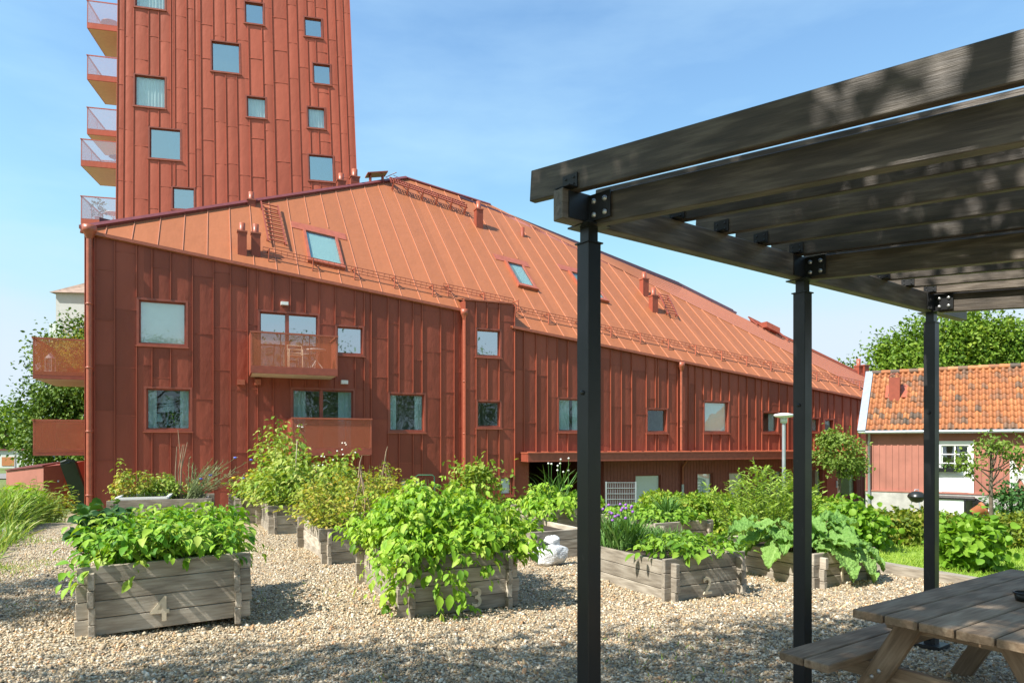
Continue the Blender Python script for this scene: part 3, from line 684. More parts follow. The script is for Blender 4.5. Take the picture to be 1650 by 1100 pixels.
# walkway grating near the peak
m = MB(); a, b = rh(628, 304), rh(750, 345); ax = (b-a); L = ax.length; ax.normalize(); up = RB
for k in range(3): m.bar(a+up*(.26*k)+RN*.34, b+up*(.26*k)+RN*.34, .04, .05, RN)
for i in range(int(L/.13)): m.bar(a+ax*(.13*i)+RN*.34, a+ax*(.13*i)+up*.52+RN*.34, .03, .03, RN)
for i in range(6):
    p = a+ax*(.1+i*(L-.2)/5); m.bar(p, p+RN*.34, .05, .05); m.bar(p+up*.9, p+RN*.32, .05, .03); m.bar(p-up*.2+RN*.02, p+RN*.5, .04, .04)
m.build('roof_walkway', M['trim'], bld)
# chimneys and vents
def chimney(x0, x1, yt, yb, py=None, back=0, pipe=True, base=None, mat='facade'):
    xm = (x0+x1)/2; p = base or rh(xm, yb); p = p+V((FA.n.x, FA.n.y, 0))*-back; k = p.y/F; w = (x1-x0)*k*.72
    zt_ = CAMZ-(yt-HY)*k; m = MB(); ax, ay = FA.f, -FA.n
    m.box((p.x, p.y+w*.3, (p.z-1.2+zt_)/2), w, w, zt_-(p.z-1.2), ax, ay)
    o = m.build('chimney', M[mat], bld); c = MB(); c.box((p.x, p.y+w*.3, zt_+.025), w*1.16, w*1.16, .05, ax, ay); c.build('cap', M['trim_light'], o)
    if pipe and py:
        h = (yt-py)*k; c = MB(); r = w*.34; c.lathe((p.x, p.y+w*.3, zt_+.04), [(r, 0), (r, h), (r*.85, h), (r*.85, h-.1), (0, h-.1)], 14); c.build('flue_pipe', M['trim_light'], o)
chimney(379, 398, 374, 409, 360); chimney(401, 420, 377, 411, 362); chimney(763, 779, 338, 366, 325); chimney(1031, 1046, 450, 476, 439); chimney(1046, 1061, 477, 502, 464)
vp = RPt(*(lambda q: (q[0], q[1]+.3))(rud(rh(404, 338)))); chimney(396, 413, 323, 335, 310, base=vp)
vp = RPt(*(lambda q: (q[0], q[1]+.4))(rud(rh(551, 307)))); chimney(541, 559, 292, 306, 280, base=vp)
vp = RPt(*(lambda q: (q[0], q[1]+.4))(rud(rh(573, 303)))); chimney(564, 583, 286, 303, 273, base=vp)
bp = r3.lerp(r2, .08); chimney(1374, 1387, 590, 606, 579, base=bp); chimney(1387, 1401, 589, 606, base=r3.lerp(r2, .0))
m = MB(); p = rh(842, 380); m.lathe(p-V((0,0,.2)), [(.1, 0), (.1, .62), (.08, .62), (0, .6)], 10); m.build('vent_pipe', M['facade'], bld)
# roof hood on posts near the peak, antenna
m = MB(); p = RPt(*(lambda q: (q[0], q[1]+.2))(rud(rh(608, 294)))); ax, ay = FA.f, -FA.n
sl = (ax+V((0,0,.22))).normalized(); m.box(p+V((0,0,.27)), 1.0, .7, .05, sl, ay)
for s in (-1, 1): m.box(p+ax*(.3*s)+V((0,0,.03)), .07, .3, .42, ax, ay)
m.build('smoke_hatch', M['trim'], bld)
m = MB(); p = RPt(*(lambda q: (q[0], q[1]+.1))(rud(rh(630, 291)))); m.tube([p, p+V((-.25,0,.1)), p+V((.3,.0,.35))], .02, 5); m.tube([p+V((.15,0,.2)), p+V((.35,0,.12))], .015, 5); m.build('antenna', M['maroon'], bld)
# solar tube rack along the ridge
m = MB(); gl = MB(); A0, B0 = hi[0].lerp(hi[1], -.04), hi[1].lerp(hi[2], .52); pts = []
seq = [rh(742, 320), hi[1], hi[1].lerp(hi[2], .5)]
for a, b in zip(seq[:-1], seq[1:]):
    n = max(2, int((b-a).length/1.9)); bk = FA.n*-1
    for i in range(n):
        p, q = a.lerp(b, i/n), a.lerp(b, (i+1)/n)
        for s, z in ((.12, .10), (.42, .30)):
            gl.bar(p+bk*s+V((0,0,z)), q+bk*s+V((0,0,z)), .26, .10)
        m.bar(p-bk*.1-V((0,0,.1)), p+bk*.75+V((0,0,.52)), .07, .07); m.bar(p+bk*.7+V((0,0,.5)), q+bk*.7+V((0,0,.5)), .06, .06)
        for j in range(6):
            s = p.lerp(q, (j+.5)/6); m.bar(s+bk*.5+V((0,0,.34)), s+bk*.72+V((0,0,.5)), .03, .03)
o = gl.build('solar_rack', M['solar'], bld); m.build('rack_frame', M['maroon'], o)
m = MB(); a = hi[1].lerp(hi[2], .62); b = hi[1].lerp(hi[2], .86); m.bar(a+V((0,0,.05)), r3+V((0,0,.05)), .12, .12)
ax = (b-a).normalized(); bk = FA.n*-1
m.prism([a+V((0,0,.05)), b+V((0,0,.05)), b+V((0,0,.24))-ax*.2, a+V((0,0,.24))-ax*.1], bk*.06); m.box(a.lerp(b, .5)-bk*.4-V((0,0,.06)), .8, .6, .3, ax, bk)
for t in np.linspace(0, 1.15, 6):
    p = a.lerp(b, float(t)); m.bar(p-bk*.5-V((0,0,.25)), p+bk*.2+V((0,0,.3)), .06, .06)
m.build('roof_hatch', M['trim'], bld)
# skylights
for s, q in zip(skyl, sk):
    a, b, c, d = [rh(*x) for x in s]; uA = (q[0][0]+q[3][0])/2; uB = (q[1][0]+q[2][0])/2; dT = (q[0][1]+q[1][1])/2; dB = (q[2][1]+q[3][1])/2
    wN = .09; Pq = lambda u, z, l: RPt(u, z, l); f = MB()
    for x0, x1, y0, y1 in ((uA-wN, uA, dB-wN, dT+wN), (uB, uB+wN, dB-wN, dT+wN), (uA, uB, dB-wN, dB), (uA, uB, dT, dT+wN)): hx(f, Pq, x0, x1, y0, y1, -.05, .12)
    hx(f, Pq, uA-.5, uB+.5, dT+wN+.02, dT+.5, -.02, .025); hx(f, Pq, uA-wN-.03, uB+wN+.03, dB-wN-.08, dB-wN-.01, -.02, .14)
    o = f.build('skylight', M['trim_light'], bld); g = MB(); hx(g, Pq, uA, uB, dB, dT, .07, .085); g.build('pane', M['glass_lo'], o)
    g = MB(); w_ = 1.0 if s[0][0] == 492 else .0; hx(g, Pq, uA+(0 if w_ else .35*(uB-uA)), uB, dB, dT, .01, .02); g.build('blind', M['blind'], o)
    g = MB(); hx(g, Pq, uA, uB, dB, dT, .0015, .005); g.build('interior_wall', M['room'], o)
# dark parapet of the rear roof
m = MB(); Yp = 23.6; a, b, c = at(160, 350, Yp), at(262, 374, Yp+2.3), at(160, 384, Yp); m.prism([c, at(262, 392, Yp+2.3), b, a], V((-.3, .8, 0))); m.build('parapet', M['maroon'], bld)

def balcony(par, Pf, u0, u1, z0, z1, d0, d1, slab=.24, scr='screen', sscr=None, sides=(True, True), posts=2, us=1.0, rail='trim', top=.05, soff='soffit'):
    s = MB(); hx(s, Pf, u0, u1, z0, z0+slab, d0, d1); o = s.build('balcony', M[rail], par)
    s = MB(); hx(s, Pf, u0+.05*us, u1-.05*us, z0-.012, z0-.002, d0, d1-.05); s.build('soffit', M[soff], o)
    f = MB(); hx(f, Pf, u0-.02*us, u1+.02*us, z1-top, z1, d1-.04, d1+.03)
    for e in (u0+.025*us, u1-.025*us): hx(f, Pf, e-.025*us, e+.025*us, z0+slab, z1-top, d1-.045, d1-.002); hx(f, Pf, e-.03*us, e+.03*us, z1-top, z1, d0, d1-.05)
    for k in range(posts):
        e = u0+(u1-u0)*(k+1)/(posts+1); hx(f, Pf, e-.012*us, e+.012*us, z0+slab, z1-top, d1-.04, d1-.015)
    f.build('railing', M['trim_light' if rail == 'trim' else rail], o)
    g = MB(); hx(g, Pf, u0+.05*us, u1-.05*us, z0+slab, z1-top, d1-.012, d1-.004); g.build('front_screen', M[scr], o)
    for ok, e in zip(sides, (u0, u1)):
        if ok: g = MB(); hx(g, Pf, e-.005*us, e+.005*us, z0+slab*.5, z1-top, d0, d1-.05); g.build('side_screen', M[sscr or ('trim' if rail == 'trim' else scr)], o)
    return o
DBal = 1.35
bz = lambda px, py: FA.uz(px, py, DBal)
a, b = bz(404, 533), bz(544, 605); balcony(bld, P, a[0], b[0], bz(474, 603)[1], bz(474, 537)[1], 0, DBal)
a2, b2 = bz(470, 672), bz(599, 733); balcony(bld, P, a2[0], b2[0], bz(535, 733)[1], bz(535, 673)[1], 0, DBal, scr='screen2')
# wall lamps and vent boxes on the facade
for (px, py, w, h, mt) in ((458, 490, 11, 5, 'white'), (554, 616, 11, 6, 'white'), (388, 616, 11, 8, 'trim_light'), (415, 616, 9, 9, 'trim_light')):
    m = MB(); u, z = FA.uz(px, py); k = 24/F; hx(m, P, u-w*k/2, u+w*k/2, z-h*k/2, z+h*k/2, .0, .2); m.build('wall_lamp' if mt == 'white' else 'vent_box', M[mt], bld)
# balconies on the left end wall
PL_ = lambda a, z, d: P(UL-d, z, -a)          # a runs back along the end wall, d sticks out to the left
zb = lambda py, Y: CAMZ-(py-HY)*Y/F
balcony(bld, PL_, 1.0, 4.2, zb(612, 22.4), zb(547, 22.4), 0, 1.58, sides=(True, True), scr='screen', sscr='screen')
balcony(bld, PL_, 1.0, 4.2, zb(733, 22.4), zb(676, 22.4), 0, 1.58, sides=(True, True), scr='screen2', sscr='screen2', slab=.2)
balcony(bld, PL_, 8.5, 12.5, zb(536, 30), zb(482, 30), 0, 1.25, sides=(True, True), scr='screen', sscr='screen')

# ================================================================== TOWER
TW = Pl((at(190, 714, 36).x, 36.0), R(13)); 
tuz = lambda px, py: TW.uz(px, py)
eL = (tuz(190, 0), tuz(187, 372)); eR = (tuz(563, 0), tuz(575, 290))
lin = lambda e, z: e[0][0]+(e[1][0]-e[0][0])*(z-e[0][1])/(e[1][1]-e[0][1])
TL = lambda s, z, d=0: TW.pt(lin(eL, z)+(lin(eR, z)-lin(eL, z))*s, z, d)
def ts(px, py): u, z = tuz(px, py); return (u-lin(eL, z))/(lin(eR, z)-lin(eL, z)), z
TWm = 12.4; ZTOP = 33.0
tow = thing('tower_block', 'tall red sheet metal tower block with scattered square windows and stacked balconies', 'tower', TW.pt(6, -1, -5))
tseam = [0,.026,.058,.113,.165,.21,.23,.28,.307,.337,.39,.44,.487,.54,.6,.645,.71,.755,.80,.837,.89,.93,.966,1.0]
tw = [((215,121,268,174),'drape','glass'),((239,206,293,258),'right','glass_hi'),((276,301,315,339),'plain','glass_hi'),((339,67,388,118),'plain','glass_hi'),((393,3,426,40),'plain','glass_hi'),
      ((396,155,430,191),'drape','glass'),((489,28,520,61),'plain','glass_hi'),((503,102,534,137),'plain','glass_hi'),((494,172,525,208),'drape','glass'),((496,249,539,293),'split','glass_hi'),((216,-40,268,15),'drape','glass')]
def trect(x0, y0, x1, y1):
    xm, ym = (x0+x1)/2, (y0+y1)/2; return ts(x0, ym)[0], ts(x1, ym)[0], ts(xm, y1)[1], ts(xm, y0)[1]
rects = [trect(*w[0]) for w in tw]; mw, ms = MB(), MB(); so = []
for s in tseam:
    for r in rects:
        for e in r[:2]:
            if abs(s-e) < .012: s = e
    if not so or s-so[-1] > .008: so.append(s)
clad(mw, ms, TL, so, lambda s: -1.2, lambda s: ZTOP, rects, 0, bulge=.018, jr=(1.7, 3.0), usc=TWm, sw=.034, sd=.04)
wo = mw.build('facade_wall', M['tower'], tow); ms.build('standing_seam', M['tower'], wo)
for r, w in zip(rects, tw): window(tow, TL, *r, 0, w[1], w[2], us=1/TWm)
m = MB(); D = -11.5
for s in (0, 1): m.add([TL(s, -1.2), TL(s, ZTOP), TL(s, ZTOP, D), TL(s, -1.2, D)], [(0,1,2,3)])
m.add([TL(0, -1.2, D), TL(1, -1.2, D), TL(1, ZTOP, D), TL(0, ZTOP, D)], [(0,1,2,3)]); m.add([TL(0, ZTOP), TL(1, ZTOP), TL(1, ZTOP, D), TL(0, ZTOP, D)], [(0,1,2,3)])
m.build('side_wall', M['tower'], tow)
def tbal(px, yt, yb, Y, dep):
    """front-left corner of a tower balcony seen at px, rail top yt and slab bottom yb, at distance Y"""
    c = at(px, yb, Y); zt_ = at(px, yt, Y).z
    a0 = (c-TW.O).dot(-TW.n); out = 0
    Pf = lambda a, z, d: TW.pt(lin(eL, z)-d, z, -a)
    o_ = lin(eL, c.z)-(c-TW.O).dot(TW.f)
    balcony(tow, Pf, a0, a0+dep, c.z, zt_, -.1, o_, slab=.32, scr='towerglass', posts=1, top=.05, sides=(False, False), rail='tower')
    g = MB(); hx(g, Pf, a0-.006, a0+.004, c.z+.3, zt_-.05, 0, o_-.03); g.build('front_glass', M['towerglass'], tow)
    return Pf, a0, c.z, o_
TB = [tbal(140, 0, 45, 38.2, 2.9), tbal(140, 88, 128, 38.2, 2.9), tbal(140, 172, 216, 38.2, 2.9), tbal(130, 223, 267, 36.6, 2.9), tbal(130, 315, 361, 36.6, 2.9)]

# ================================================================== THINGS ON THE BALCONIES
def cafe_chair(p, ax, label, mat='trim_light', sc=1.0, cat='chair'):
    t = thing('balcony_chair', label, cat, p); p = V(p); ax = V(ax); ay = V((-ax.y, ax.x, 0)); m = MB()
    for i in (-1, 1):
        m.tube([p+ax*.22*i+ay*.2, p+ax*.22*i+ay*.2+V((0,0,.45)), p+ax*.24*i+ay*.26+V((0,0,.85))], .018, 5); m.tube([p+ax*.22*i-ay*.2, p+ax*.22*i-ay*.2+V((0,0,.66)), p+ax*.24*i+ay*.2+V((0,0,.66))], .018, 5)
    m.build('frame', M[mat], t); m = MB(); m.box(p+V((0,0,.45)), .46, .42, .03, ax, ay); m.build('seat', M[mat], t)
    m = MB()
    for k in range(3): m.tube([p-ax*.24+ay*.25+V((0,0,.58+.13*k)), p+ay*.3+V((0,0,.58+.13*k)), p+ax*.24+ay*.25+V((0,0,.58+.13*k))], .02, 5)
    m.build('backrest', M[mat], t)
def cafe_table(p, label, r=.33, h=.72, mat='white'):
    t = thing('balcony_table', label, 'table', p); p = V(p); m = MB(); m.lathe(p, [(0, h), (r, h), (r, h-.03), (0, h-.03)], 18); m.build('tabletop', M[mat], t)
    m = MB()
    for k in range(3):
        c, s = math.cos(2.1*k), math.sin(2.1*k); m.tube([p+V((c*r*.8, s*r*.8, 0)), p+V((0,0,h*.5)), p+V((-c*r*.5, -s*r*.5, h-.03))], .014, 5)
    m.build('leg', M[mat], t)
zf1 = bz(474, 603)[1]+.24; zf2 = bz(535, 733)[1]+.24
cafe_chair(P(fu(476, .7), zf1, .7), FA.f, 'pale metal chair beside the table on the upper front balcony', 'soffit'); cafe_table(P(fu(510, .7), zf1, .65), 'small round white table on the upper front balcony')
def potted(p, label, pot, mats, h, n, pr=.13, ph=.24, kind='quad', size=.09, flowers=None, name='potted_plant'):
    t = thing(name, label, 'potted plant', p); p = V(p); m = MB(); m.lathe(p, [(pr*.7, 0), (pr, ph), (pr*1.08, ph), (pr*.95, ph-.01), (0, ph-.02)], 14); m.build('pot', M[pot], t)
    v, f, r = join(cloud([(p.x, p.y, p.z+ph+h/2, h*.42, h*.42, h/2)], n, size, kind, .3, clumps=16)); np_mesh('foliage', v, f, M[mats], t, rnd=r)
    if flowers:
        for k in range(7):
            a = k*2.4; m = MB(); m.lathe(p+V((math.cos(a)*h*.4, math.sin(a)*h*.4-.1, ph+h*(.7+.3*random.random()))), [(.0, -.03), (.05, 0), (.06, .03), (0, .06)], 8); m.build('flower', M[flowers], t)
potted(P(fu(484, 1.1), zf2, 1.1), 'white flowering plant in a tall pot on the lower front balcony', 'soffit', 'herb', .35, 60, .1, .42, flowers='petal_white')
# window sill things in the lower left window
r = wrect(232, 623, 310, 695); wz = r[2]+.12
def lamp(p, s, label):
    t = thing('table_lamp', label, 'lamp', p); p = V(p); m = MB(); m.lathe(p, [(.1*s, 0), (.1*s, .02), (.03*s, .05), (.05*s, .18*s), (.02*s, .35*s), (.02*s, .5*s)], 12); m.build('base', M['white'], t)
    m = MB(); m.lathe(p, [(.3*s, .42*s), (.17*s, .95*s), (.165*s, .95*s), (.29*s, .42*s)], 18); m.build('lamp_shade', M['curtain'], t)
lamp(P(fu(268), wz+.1, -.7), 1.05, 'large white shaded table lamp behind the lower left window'); lamp(P(fu(253), wz, -.45), .5, 'small white table lamp at the left of the lower left window')
potted(P(fu(287), wz, -.4), 'green leafy house plant in a white pot inside the lower left window', 'pot_white', 'kale', .75, 220, .13, .2)
# left balconies: furled parasol, lantern, plants
zl = zb(612, 22.4)+.26; pl = P(UL-.16, zl, -3.4)
t = thing('furled_parasol', 'furled green parasol standing on the left end balcony', 'parasol', pl); m = MB(); m.tube([pl, pl+V((0,0,2.6))], .025, 6); m.build('pole', M['galv'], t)
m = MB(); m.lathe(pl, [(.14, .75), (.19, 1.0), (.2, 1.8), (.16, 2.3), (.03, 2.55), (0, 2.56)], 14); m.build('canopy', M['green_cloth'], t)
potted(P(UL-.9, zl, -3.6), 'bushy green plant in a pot at the back of the left end balcony', 'terracotta', 'yellowbush', 1.25, 900, .2, .35, size=.075)
lp = P(UL-1.2, zl, -1.5); t = thing('garden_lantern', 'small metal lantern on the left end balcony', 'lantern', lp); m = MB(); m.box(lp+V((0,0,.24)), .2, .2, .42); m.build('glass_box', M['glass_lo'], t)
m = MB(); m.lathe(lp, [(.16, .45), (.05, .58), (.03, .62), (.0, .63)], 4); m.box(lp+V((0,0,.015)), .24, .24, .03); [m.bar(lp+V((i*.1,j*.1,.03)), lp+V((i*.1,j*.1,.45)), .02, .02, (1,0,0)) for i in (-1,1) for j in (-1,1)]; m.build('frame', M['white'], t)
# tower balcony furniture
def on(tb, a, d): Pf, a0, z, o_ = tb; return Pf(a0+a, z+.33, o_*d)
cafe_table(on(TB[0], .8, .6), 'round red table on the topmost tower balcony', .5, .5, 'trim'); cafe_chair(on(TB[1], .8, .25), -TW.n, 'red chair on the second tower balcony from the top', 'trim')
cafe_chair(on(TB[2], .8, .3), TW.f, 'reddish chair on the third tower balcony from the top', 'trim'); cafe_table(on(TB[3], .8, .3), 'small dark table on the fourth tower balcony from the top', .35, .6, 'bin')
potted(on(TB[4], .7, .7), 'leafy potted plant on the lowest tower balcony', 'terracotta', 'kale', .8, 120, .18, .3, size=.16); cafe_table(on(TB[4], .8, .35), 'white slatted table on the lowest tower balcony', .45, .6, 'white')

# ================================================================== RED WOODEN HOUSE (right) 
HS = Pl((15.03, 29.0), R(-34)); H = HS.pt; huz = HS.uz
ZEV, ZST, HL = 2.35, -.33, 15.0
hou = thing('wooden_house', 'red board house with an orange pantile roof and grey stone foundation', 'house', H(7, -1.3, -2.5))
dr = (huz(1512, 750)[0], huz(1566, 750)[0], huz(1540, 796)[1], huz(1540, 713)[1])
mw, ms = MB(), MB()
clad(mw, ms, H, [.02+i*.235 for i in range(int(HL/.235)+1)], lambda u: ZST, lambda u: ZEV+.1, [dr], 0, bulge=0, joints=False, sw=.05, sd=.022)
M['hwall'] = mat_plain('falu_red_board', (.37, .145, .105), .75, var=.14, scale=1.5)
o = mw.build('wall', M['hwall'], hou); ms.build('board_batten', M['hwall'], o)
m = MB(); hx(m, H, 0, HL, -1.6, ZST-.03, -.3, .06); m.build('foundation', M['stone'], hou)
m = MB(); hx(m, H, -.02, HL, ZST-.03, ZST+.03, -.02, .09); m.build('base_board', M['hwall'], hou)
m = MB(); KH = .98; zr = ZEV+KH*2.45-.1
m.add([H(0, -1.6, -.01), H(0, ZEV, -.01), H(0, zr, -2.5), H(0, ZEV, -5.5), H(0, -1.6, -5.5)], [(0,1,2,3,4)])
m.add([H(HL, -1.6, -.01), H(HL, ZEV, -.01), H(HL, zr, -2.5), H(HL, ZEV, -5.5), H(HL, -1.6, -5.5)], [(0,1,2,3,4)])
m.add([H(0, -1.6, -5.5), H(HL, -1.6, -5.5), H(HL, ZEV, -5.5), H(0, ZEV, -5.5)], [(0,1,2,3)]); m.add([H(-.2, ZEV-.2, -5.7), H(HL, ZEV-.2, -5.7), H(HL, zr, -2.5), H(-.2, zr, -2.5)], [(0,1,2,3)])
m.build('gable_wall', M['hwall'], hou)
def tiles():
    tw_, th = .225, .34; nu = int((HL+.1)/tw_); nv = 11; vs = []; fs = []; rn = []
    hs = np.array(H(0, 0)[:]); f3 = np.array(HS.f); bk = -np.array(HS.n); sl = unit(bk+UPV*KH); nn = np.cross(f3, sl); nn = nn if nn[2] > 0 else -nn
    base = hs+bk*-.32+UPV*(ZEV-.32*KH+.16)
    dark = {}
    for j in range(nv):
        for i in range(nu):
            b = len(vs); q = math.sin(i*1.7)+math.sin(i*.41+1)+.5*math.sin(j*.9+i*.3); r = min(1, max(0, random.gauss(.58, .15)-(random.uniform(.08, .33) if (q < -.1 and random.random() < .3) else 0)))
            jt = random.gauss(0, .006)
            for k in range(7):
                x = k/6; hgt = .06*math.sin(math.pi*2*(x*1.0-.12))*(1 if x < .62 else .8)
                p = base+f3*(i*tw_+x*tw_*1.02)+nn*(hgt+jt); t0, t1 = j*th, min((j+1)*th+.03, nv*th)
                vs += [p+sl*t0+nn*.035, p+sl*t1+nn*.004, p+sl*t0+nn*.005]; rn += [r]*3
            for k in range(6):
                a = b+3*k; fs += [(a, a+3, a+4), (a, a+4, a+1), (a+2, a+5, a+3), (a+2, a+3, a)]
    return np.array(vs), np.array(fs), np.array(rn), base, sl, nn, nv*th
v, f, r, tb, tsl, tnn, tL = tiles()
t = NT('clay_tile'); nz = t.noise(t.pos(), 9, 5); fac = t.math('ADD', t.math('MULTIPLY', t.attr('rnd'), .7), t.math('MULTIPLY', nz, .3))
t.p(Base_Color=t.ramp(fac, [(.2, (.10,.075,.058)), (.36, (.19,.11,.07)), (.50, (.34,.125,.05)), (.72, (.42,.165,.062)), (.9, (.48,.24,.115))]), Roughness=.8); t.bump(nz, .3, .02); M['tile'] = t.m
ro = np_mesh('roof', v, f, M['tile'], hou, rnd=r, smooth=False)
m = MB(); hd = V(HS.f); tb_, sl_, nn_ = V(tb), V(tsl), V(tnn)
for i in range(int(HL/.36)):
    p = tb_+sl_*tL+hd*(i*.36)+nn_*.02; m.tube([p, p+hd*.385], [.12, .10], 8)
m.build('ridge_tile', M['tile'], ro)
m = MB(); m.add([tb_-nn_*.06, tb_+hd*HL-nn_*.06, tb_+hd*HL+sl_*tL-nn_*.06, tb_+sl_*tL-nn_*.06], [(0,1,2,3)]); m.build('roof_deck', M['hwall'], hou)
m = MB(); m.bar(tb_-hd*.12-sl_*.1+nn_*.02, tb_-hd*.12+sl_*(tL+.05)+nn_*.02, .30, .16, nn_); m.build('barge_board', M['galv'], hou)
m = MB(); g0, g1 = tb_-hd*.25-sl_*.06-nn_*.02+V((0,0,-.02)), tb_+hd*HL-sl_*.06-nn_*.02+V((0,0,-.02)); m.tube([g0, g1], .075, 10); m.build('gutter', M['galv'], hou)
m = MB(); q = H(.14, 0, .12); m.tube([g0+hd*.4, V((q.x, q.y, ZEV-.35)), V((q.x, q.y, -1.3))], .055, 8); m.build('downpipe', M['galv'], hou)
# roof vent
def onroof(px, py): return hit(px, py, tb_, nn_)
c = onroof(1444, 640); k = c.y/F; m = MB(); m.box(c+V((0,.1,.35)), 18*k*.85, .5, 1.0, HS.f, -HS.n); o = m.build('chimney', M['trim'], hou)
m = MB(); m.hexa([c+hd*a+sl_*b+nn_*z for z in (.02, .075) for a, b in ((-.42,-.08),(.42,-.08),(.42,.75),(-.42,.75))]); m.build('flashing', M['trim_light'], o)
m = MB(); m.tube([c+hd*.24*math.cos(a)+V((0,.1,.84+.2*math.sin(a))) for a in np.linspace(0, math.pi, 9)], .02, 5); m.build('hood', M['trim'], o)
# door with six panes
window(hou, H, dr[0], dr[1], dr[2]+.78, dr[3], 0, 'plain', 'glass', trim='white', name='door_window', fw=.10, dep=.05)
u0, u1, z0, z1 = dr[0]+.1, dr[1]-.1, dr[2]+.88, dr[3]-.1
m = MB(); hx(m, H, (u0+u1)/2-.025, (u0+u1)/2+.025, z0, z1, -.05, -.0)
for k in (1, 2): hx(m, H, u0, u1, z0+(z1-z0)*k/3-.02, z0+(z1-z0)*k/3+.02, -.048, -.002)
m.build('glazing_bar', M['white'], hou)
m = MB(); hx(m, H, dr[0], dr[1], dr[2], dr[2]+.745, -.06, .02); hx(m, H, dr[0]+.12, dr[1]-.12, dr[2]+.1, dr[2]+.65, .02, .035); hx(m, H, dr[0]-.06, dr[0]-.001, dr[2], dr[3]+.07, -.02, .045); hx(m, H, dr[1]+.001, dr[1]+.06, dr[2], dr[3]+.07, -.02, .045); hx(m, H, dr[0], dr[1], dr[3]+.002, dr[3]+.07, -.02, .045)
o = m.build('door', M['white'], hou); m = MB(); q = H(dr[0]+.2, dr[2]+.95, .09); m.tube([q, q+hd*.12], .015, 6); m.build('handle', M['galv'], o)
wbx = H(dr[0]+.28, z0+.02, .14); t = thing('window_box', 'dark flower box hanging on the white door of the red house', 'flower box', wbx); m = MB(); m.box(wbx+V((0,0,.07)), 1.0, .17, .14, HS.f, -HS.n); m.build('trough', M['black'], t)
v, f, r = join(cloud([(wbx.x, wbx.y, wbx.z+.2, .45, .08, .09)], 70, .07)); np_mesh('foliage', v, f, M['kale'], t, rnd=r)
def text_mesh(s, size, ext):
    cu = bpy.data.curves.new('t', 'FONT'); cu.body = s; cu.size = size; cu.extrude = ext; cu.align_x = 'CENTER'; cu.resolution_u = 6; cu.offset = size*.012
    ob = bpy.data.objects.new('t', cu); COL.objects.link(ob); dg = bpy.context.evaluated_depsgraph_get(); dg.update()
    me = bpy.data.meshes.new_from_object(ob.evaluated_get(dg)); bpy.data.objects.remove(ob); return me
def put_text(s, size, ext, pos, ax, nrm, mat, name, parent, sx=1.0):
    me = text_mesh(s, size, ext); ax = V(ax); nrm = V(nrm)
    up = nrm.cross(ax); n = len(me.vertices); a = np.empty(n*3, np.float32); me.vertices.foreach_get('co', a); a = a.reshape(-1, 3)
    w = a[:, 0:1]*np.array(ax)*sx+a[:, 1:2]*np.array(up)+a[:, 2:3]*np.array(nrm)+np.array(pos); me.vertices.foreach_set('co', w.astype(np.float32).ravel())
    return link(me, name, M[mat], parent)
uM, zM = huz(1643, 786); put_text('M', 1.5, .02, H(uM, zM, .06), HS.f, HS.n, 'white', 'wall_letter', hou, .62)
# steps, cold frame, pots, barbecue in front of the house
sp = H(dr[0]+.7, -1.3, .9); t = thing('entrance_steps', 'dark metal landing and steps in front of the white door', 'steps', sp); zl_ = dr[2]-.06
m = MB(); hx(m, H, dr[0]-.15, dr[1]+.1, zl_-.08, zl_, .1, 1.3); m.build('landing', M['black'], t)
for k in range(4): m = MB(); hx(m, H, dr[1]+.12+.3*k, dr[1]+.44+.3*k, zl_-.2*(k+1)-.05, zl_-.2*(k+1), .15, 1.25); m.build('step', M['black'], t)
m = MB(); [m.bar(H(dr[1]+.1, zl_-.1, s), H(dr[1]+1.4, zl_-.95, s), .04, .12) for s in (.13, 1.27)]; [m.bar(H(u, -1.5, s), H(u, zl_-.05, s), .05, .05, HS.f) for u in (dr[0]-.1, dr[1]+.05) for s in (.15, 1.25)]; m.build('stringer', M['black'], t)
q = H(dr[0]-.1, -1.1, 1.6); t = thing('cold_frame', 'pale glass pane in a dark frame leaning below the landing', 'cold frame', q); zc = huz(1535, 829, 1.5)[1]; zd = huz(1535, 804, 1.5)[1]
m = MB(); hx(m, H, dr[0]-.1, dr[1]-.25, zc, zd, 1.47, 1.49); m.build('pane', M['glass_milk'], t); m = MB(); hx(m, H, dr[0]-.15, dr[1]-.2, zd, zd+.06, 1.42, 1.54); hx(m, H, dr[1]-.25, dr[1]-.19, zc-.4, zd, 1.42, 1.54); hx(m, H, dr[0]-.15, dr[0]-.1, zc-.4, zd, 1.42, 1.54); m.build('frame', M['black'], t)
q = H(dr[1]+.2, huz(1568, 822, 1.6)[1], 1.6); t = thing('flower_pot', 'terracotta pot lying tipped beside the dark steps', 'pot', q); m = MB(); m.lathe(q, [(0, -.22), (.15, -.22), (.22, .15), (.25, .15), (.25, .24), (.21, .24), (.14, -.18), (0, -.18)], 16, (.8, -.3, .45)); m.build('pot', M['terracotta'], t)
q = H(dr[1]+.65, huz(1580, 826, 1.5)[1], 1.5); t = thing('flower_pot', 'small white pot by the lowest dark step', 'pot', q); m = MB(); m.lathe(q, [(0, -.1), (.15, -.1), (.2, .14), (.18, .14), (.13, -.05), (0, -.05)], 14, (.3, -.2, .9)); m.build('pot', M['pot_white'], t)
q = at(1477, 800, 26.0); zg = -1.25; t = thing('kettle_barbecue', 'black kettle barbecue on three legs by the stone foundation', 'barbecue', (q.x, q.y, zg)); kr = 13*26/F
m = MB(); m.lathe(q, [(0, -kr*.75), (kr*.6, -kr*.6), (kr, -.02), (kr*1.03, 0)], 20); m.build('bowl', M['bag_dark'], t)
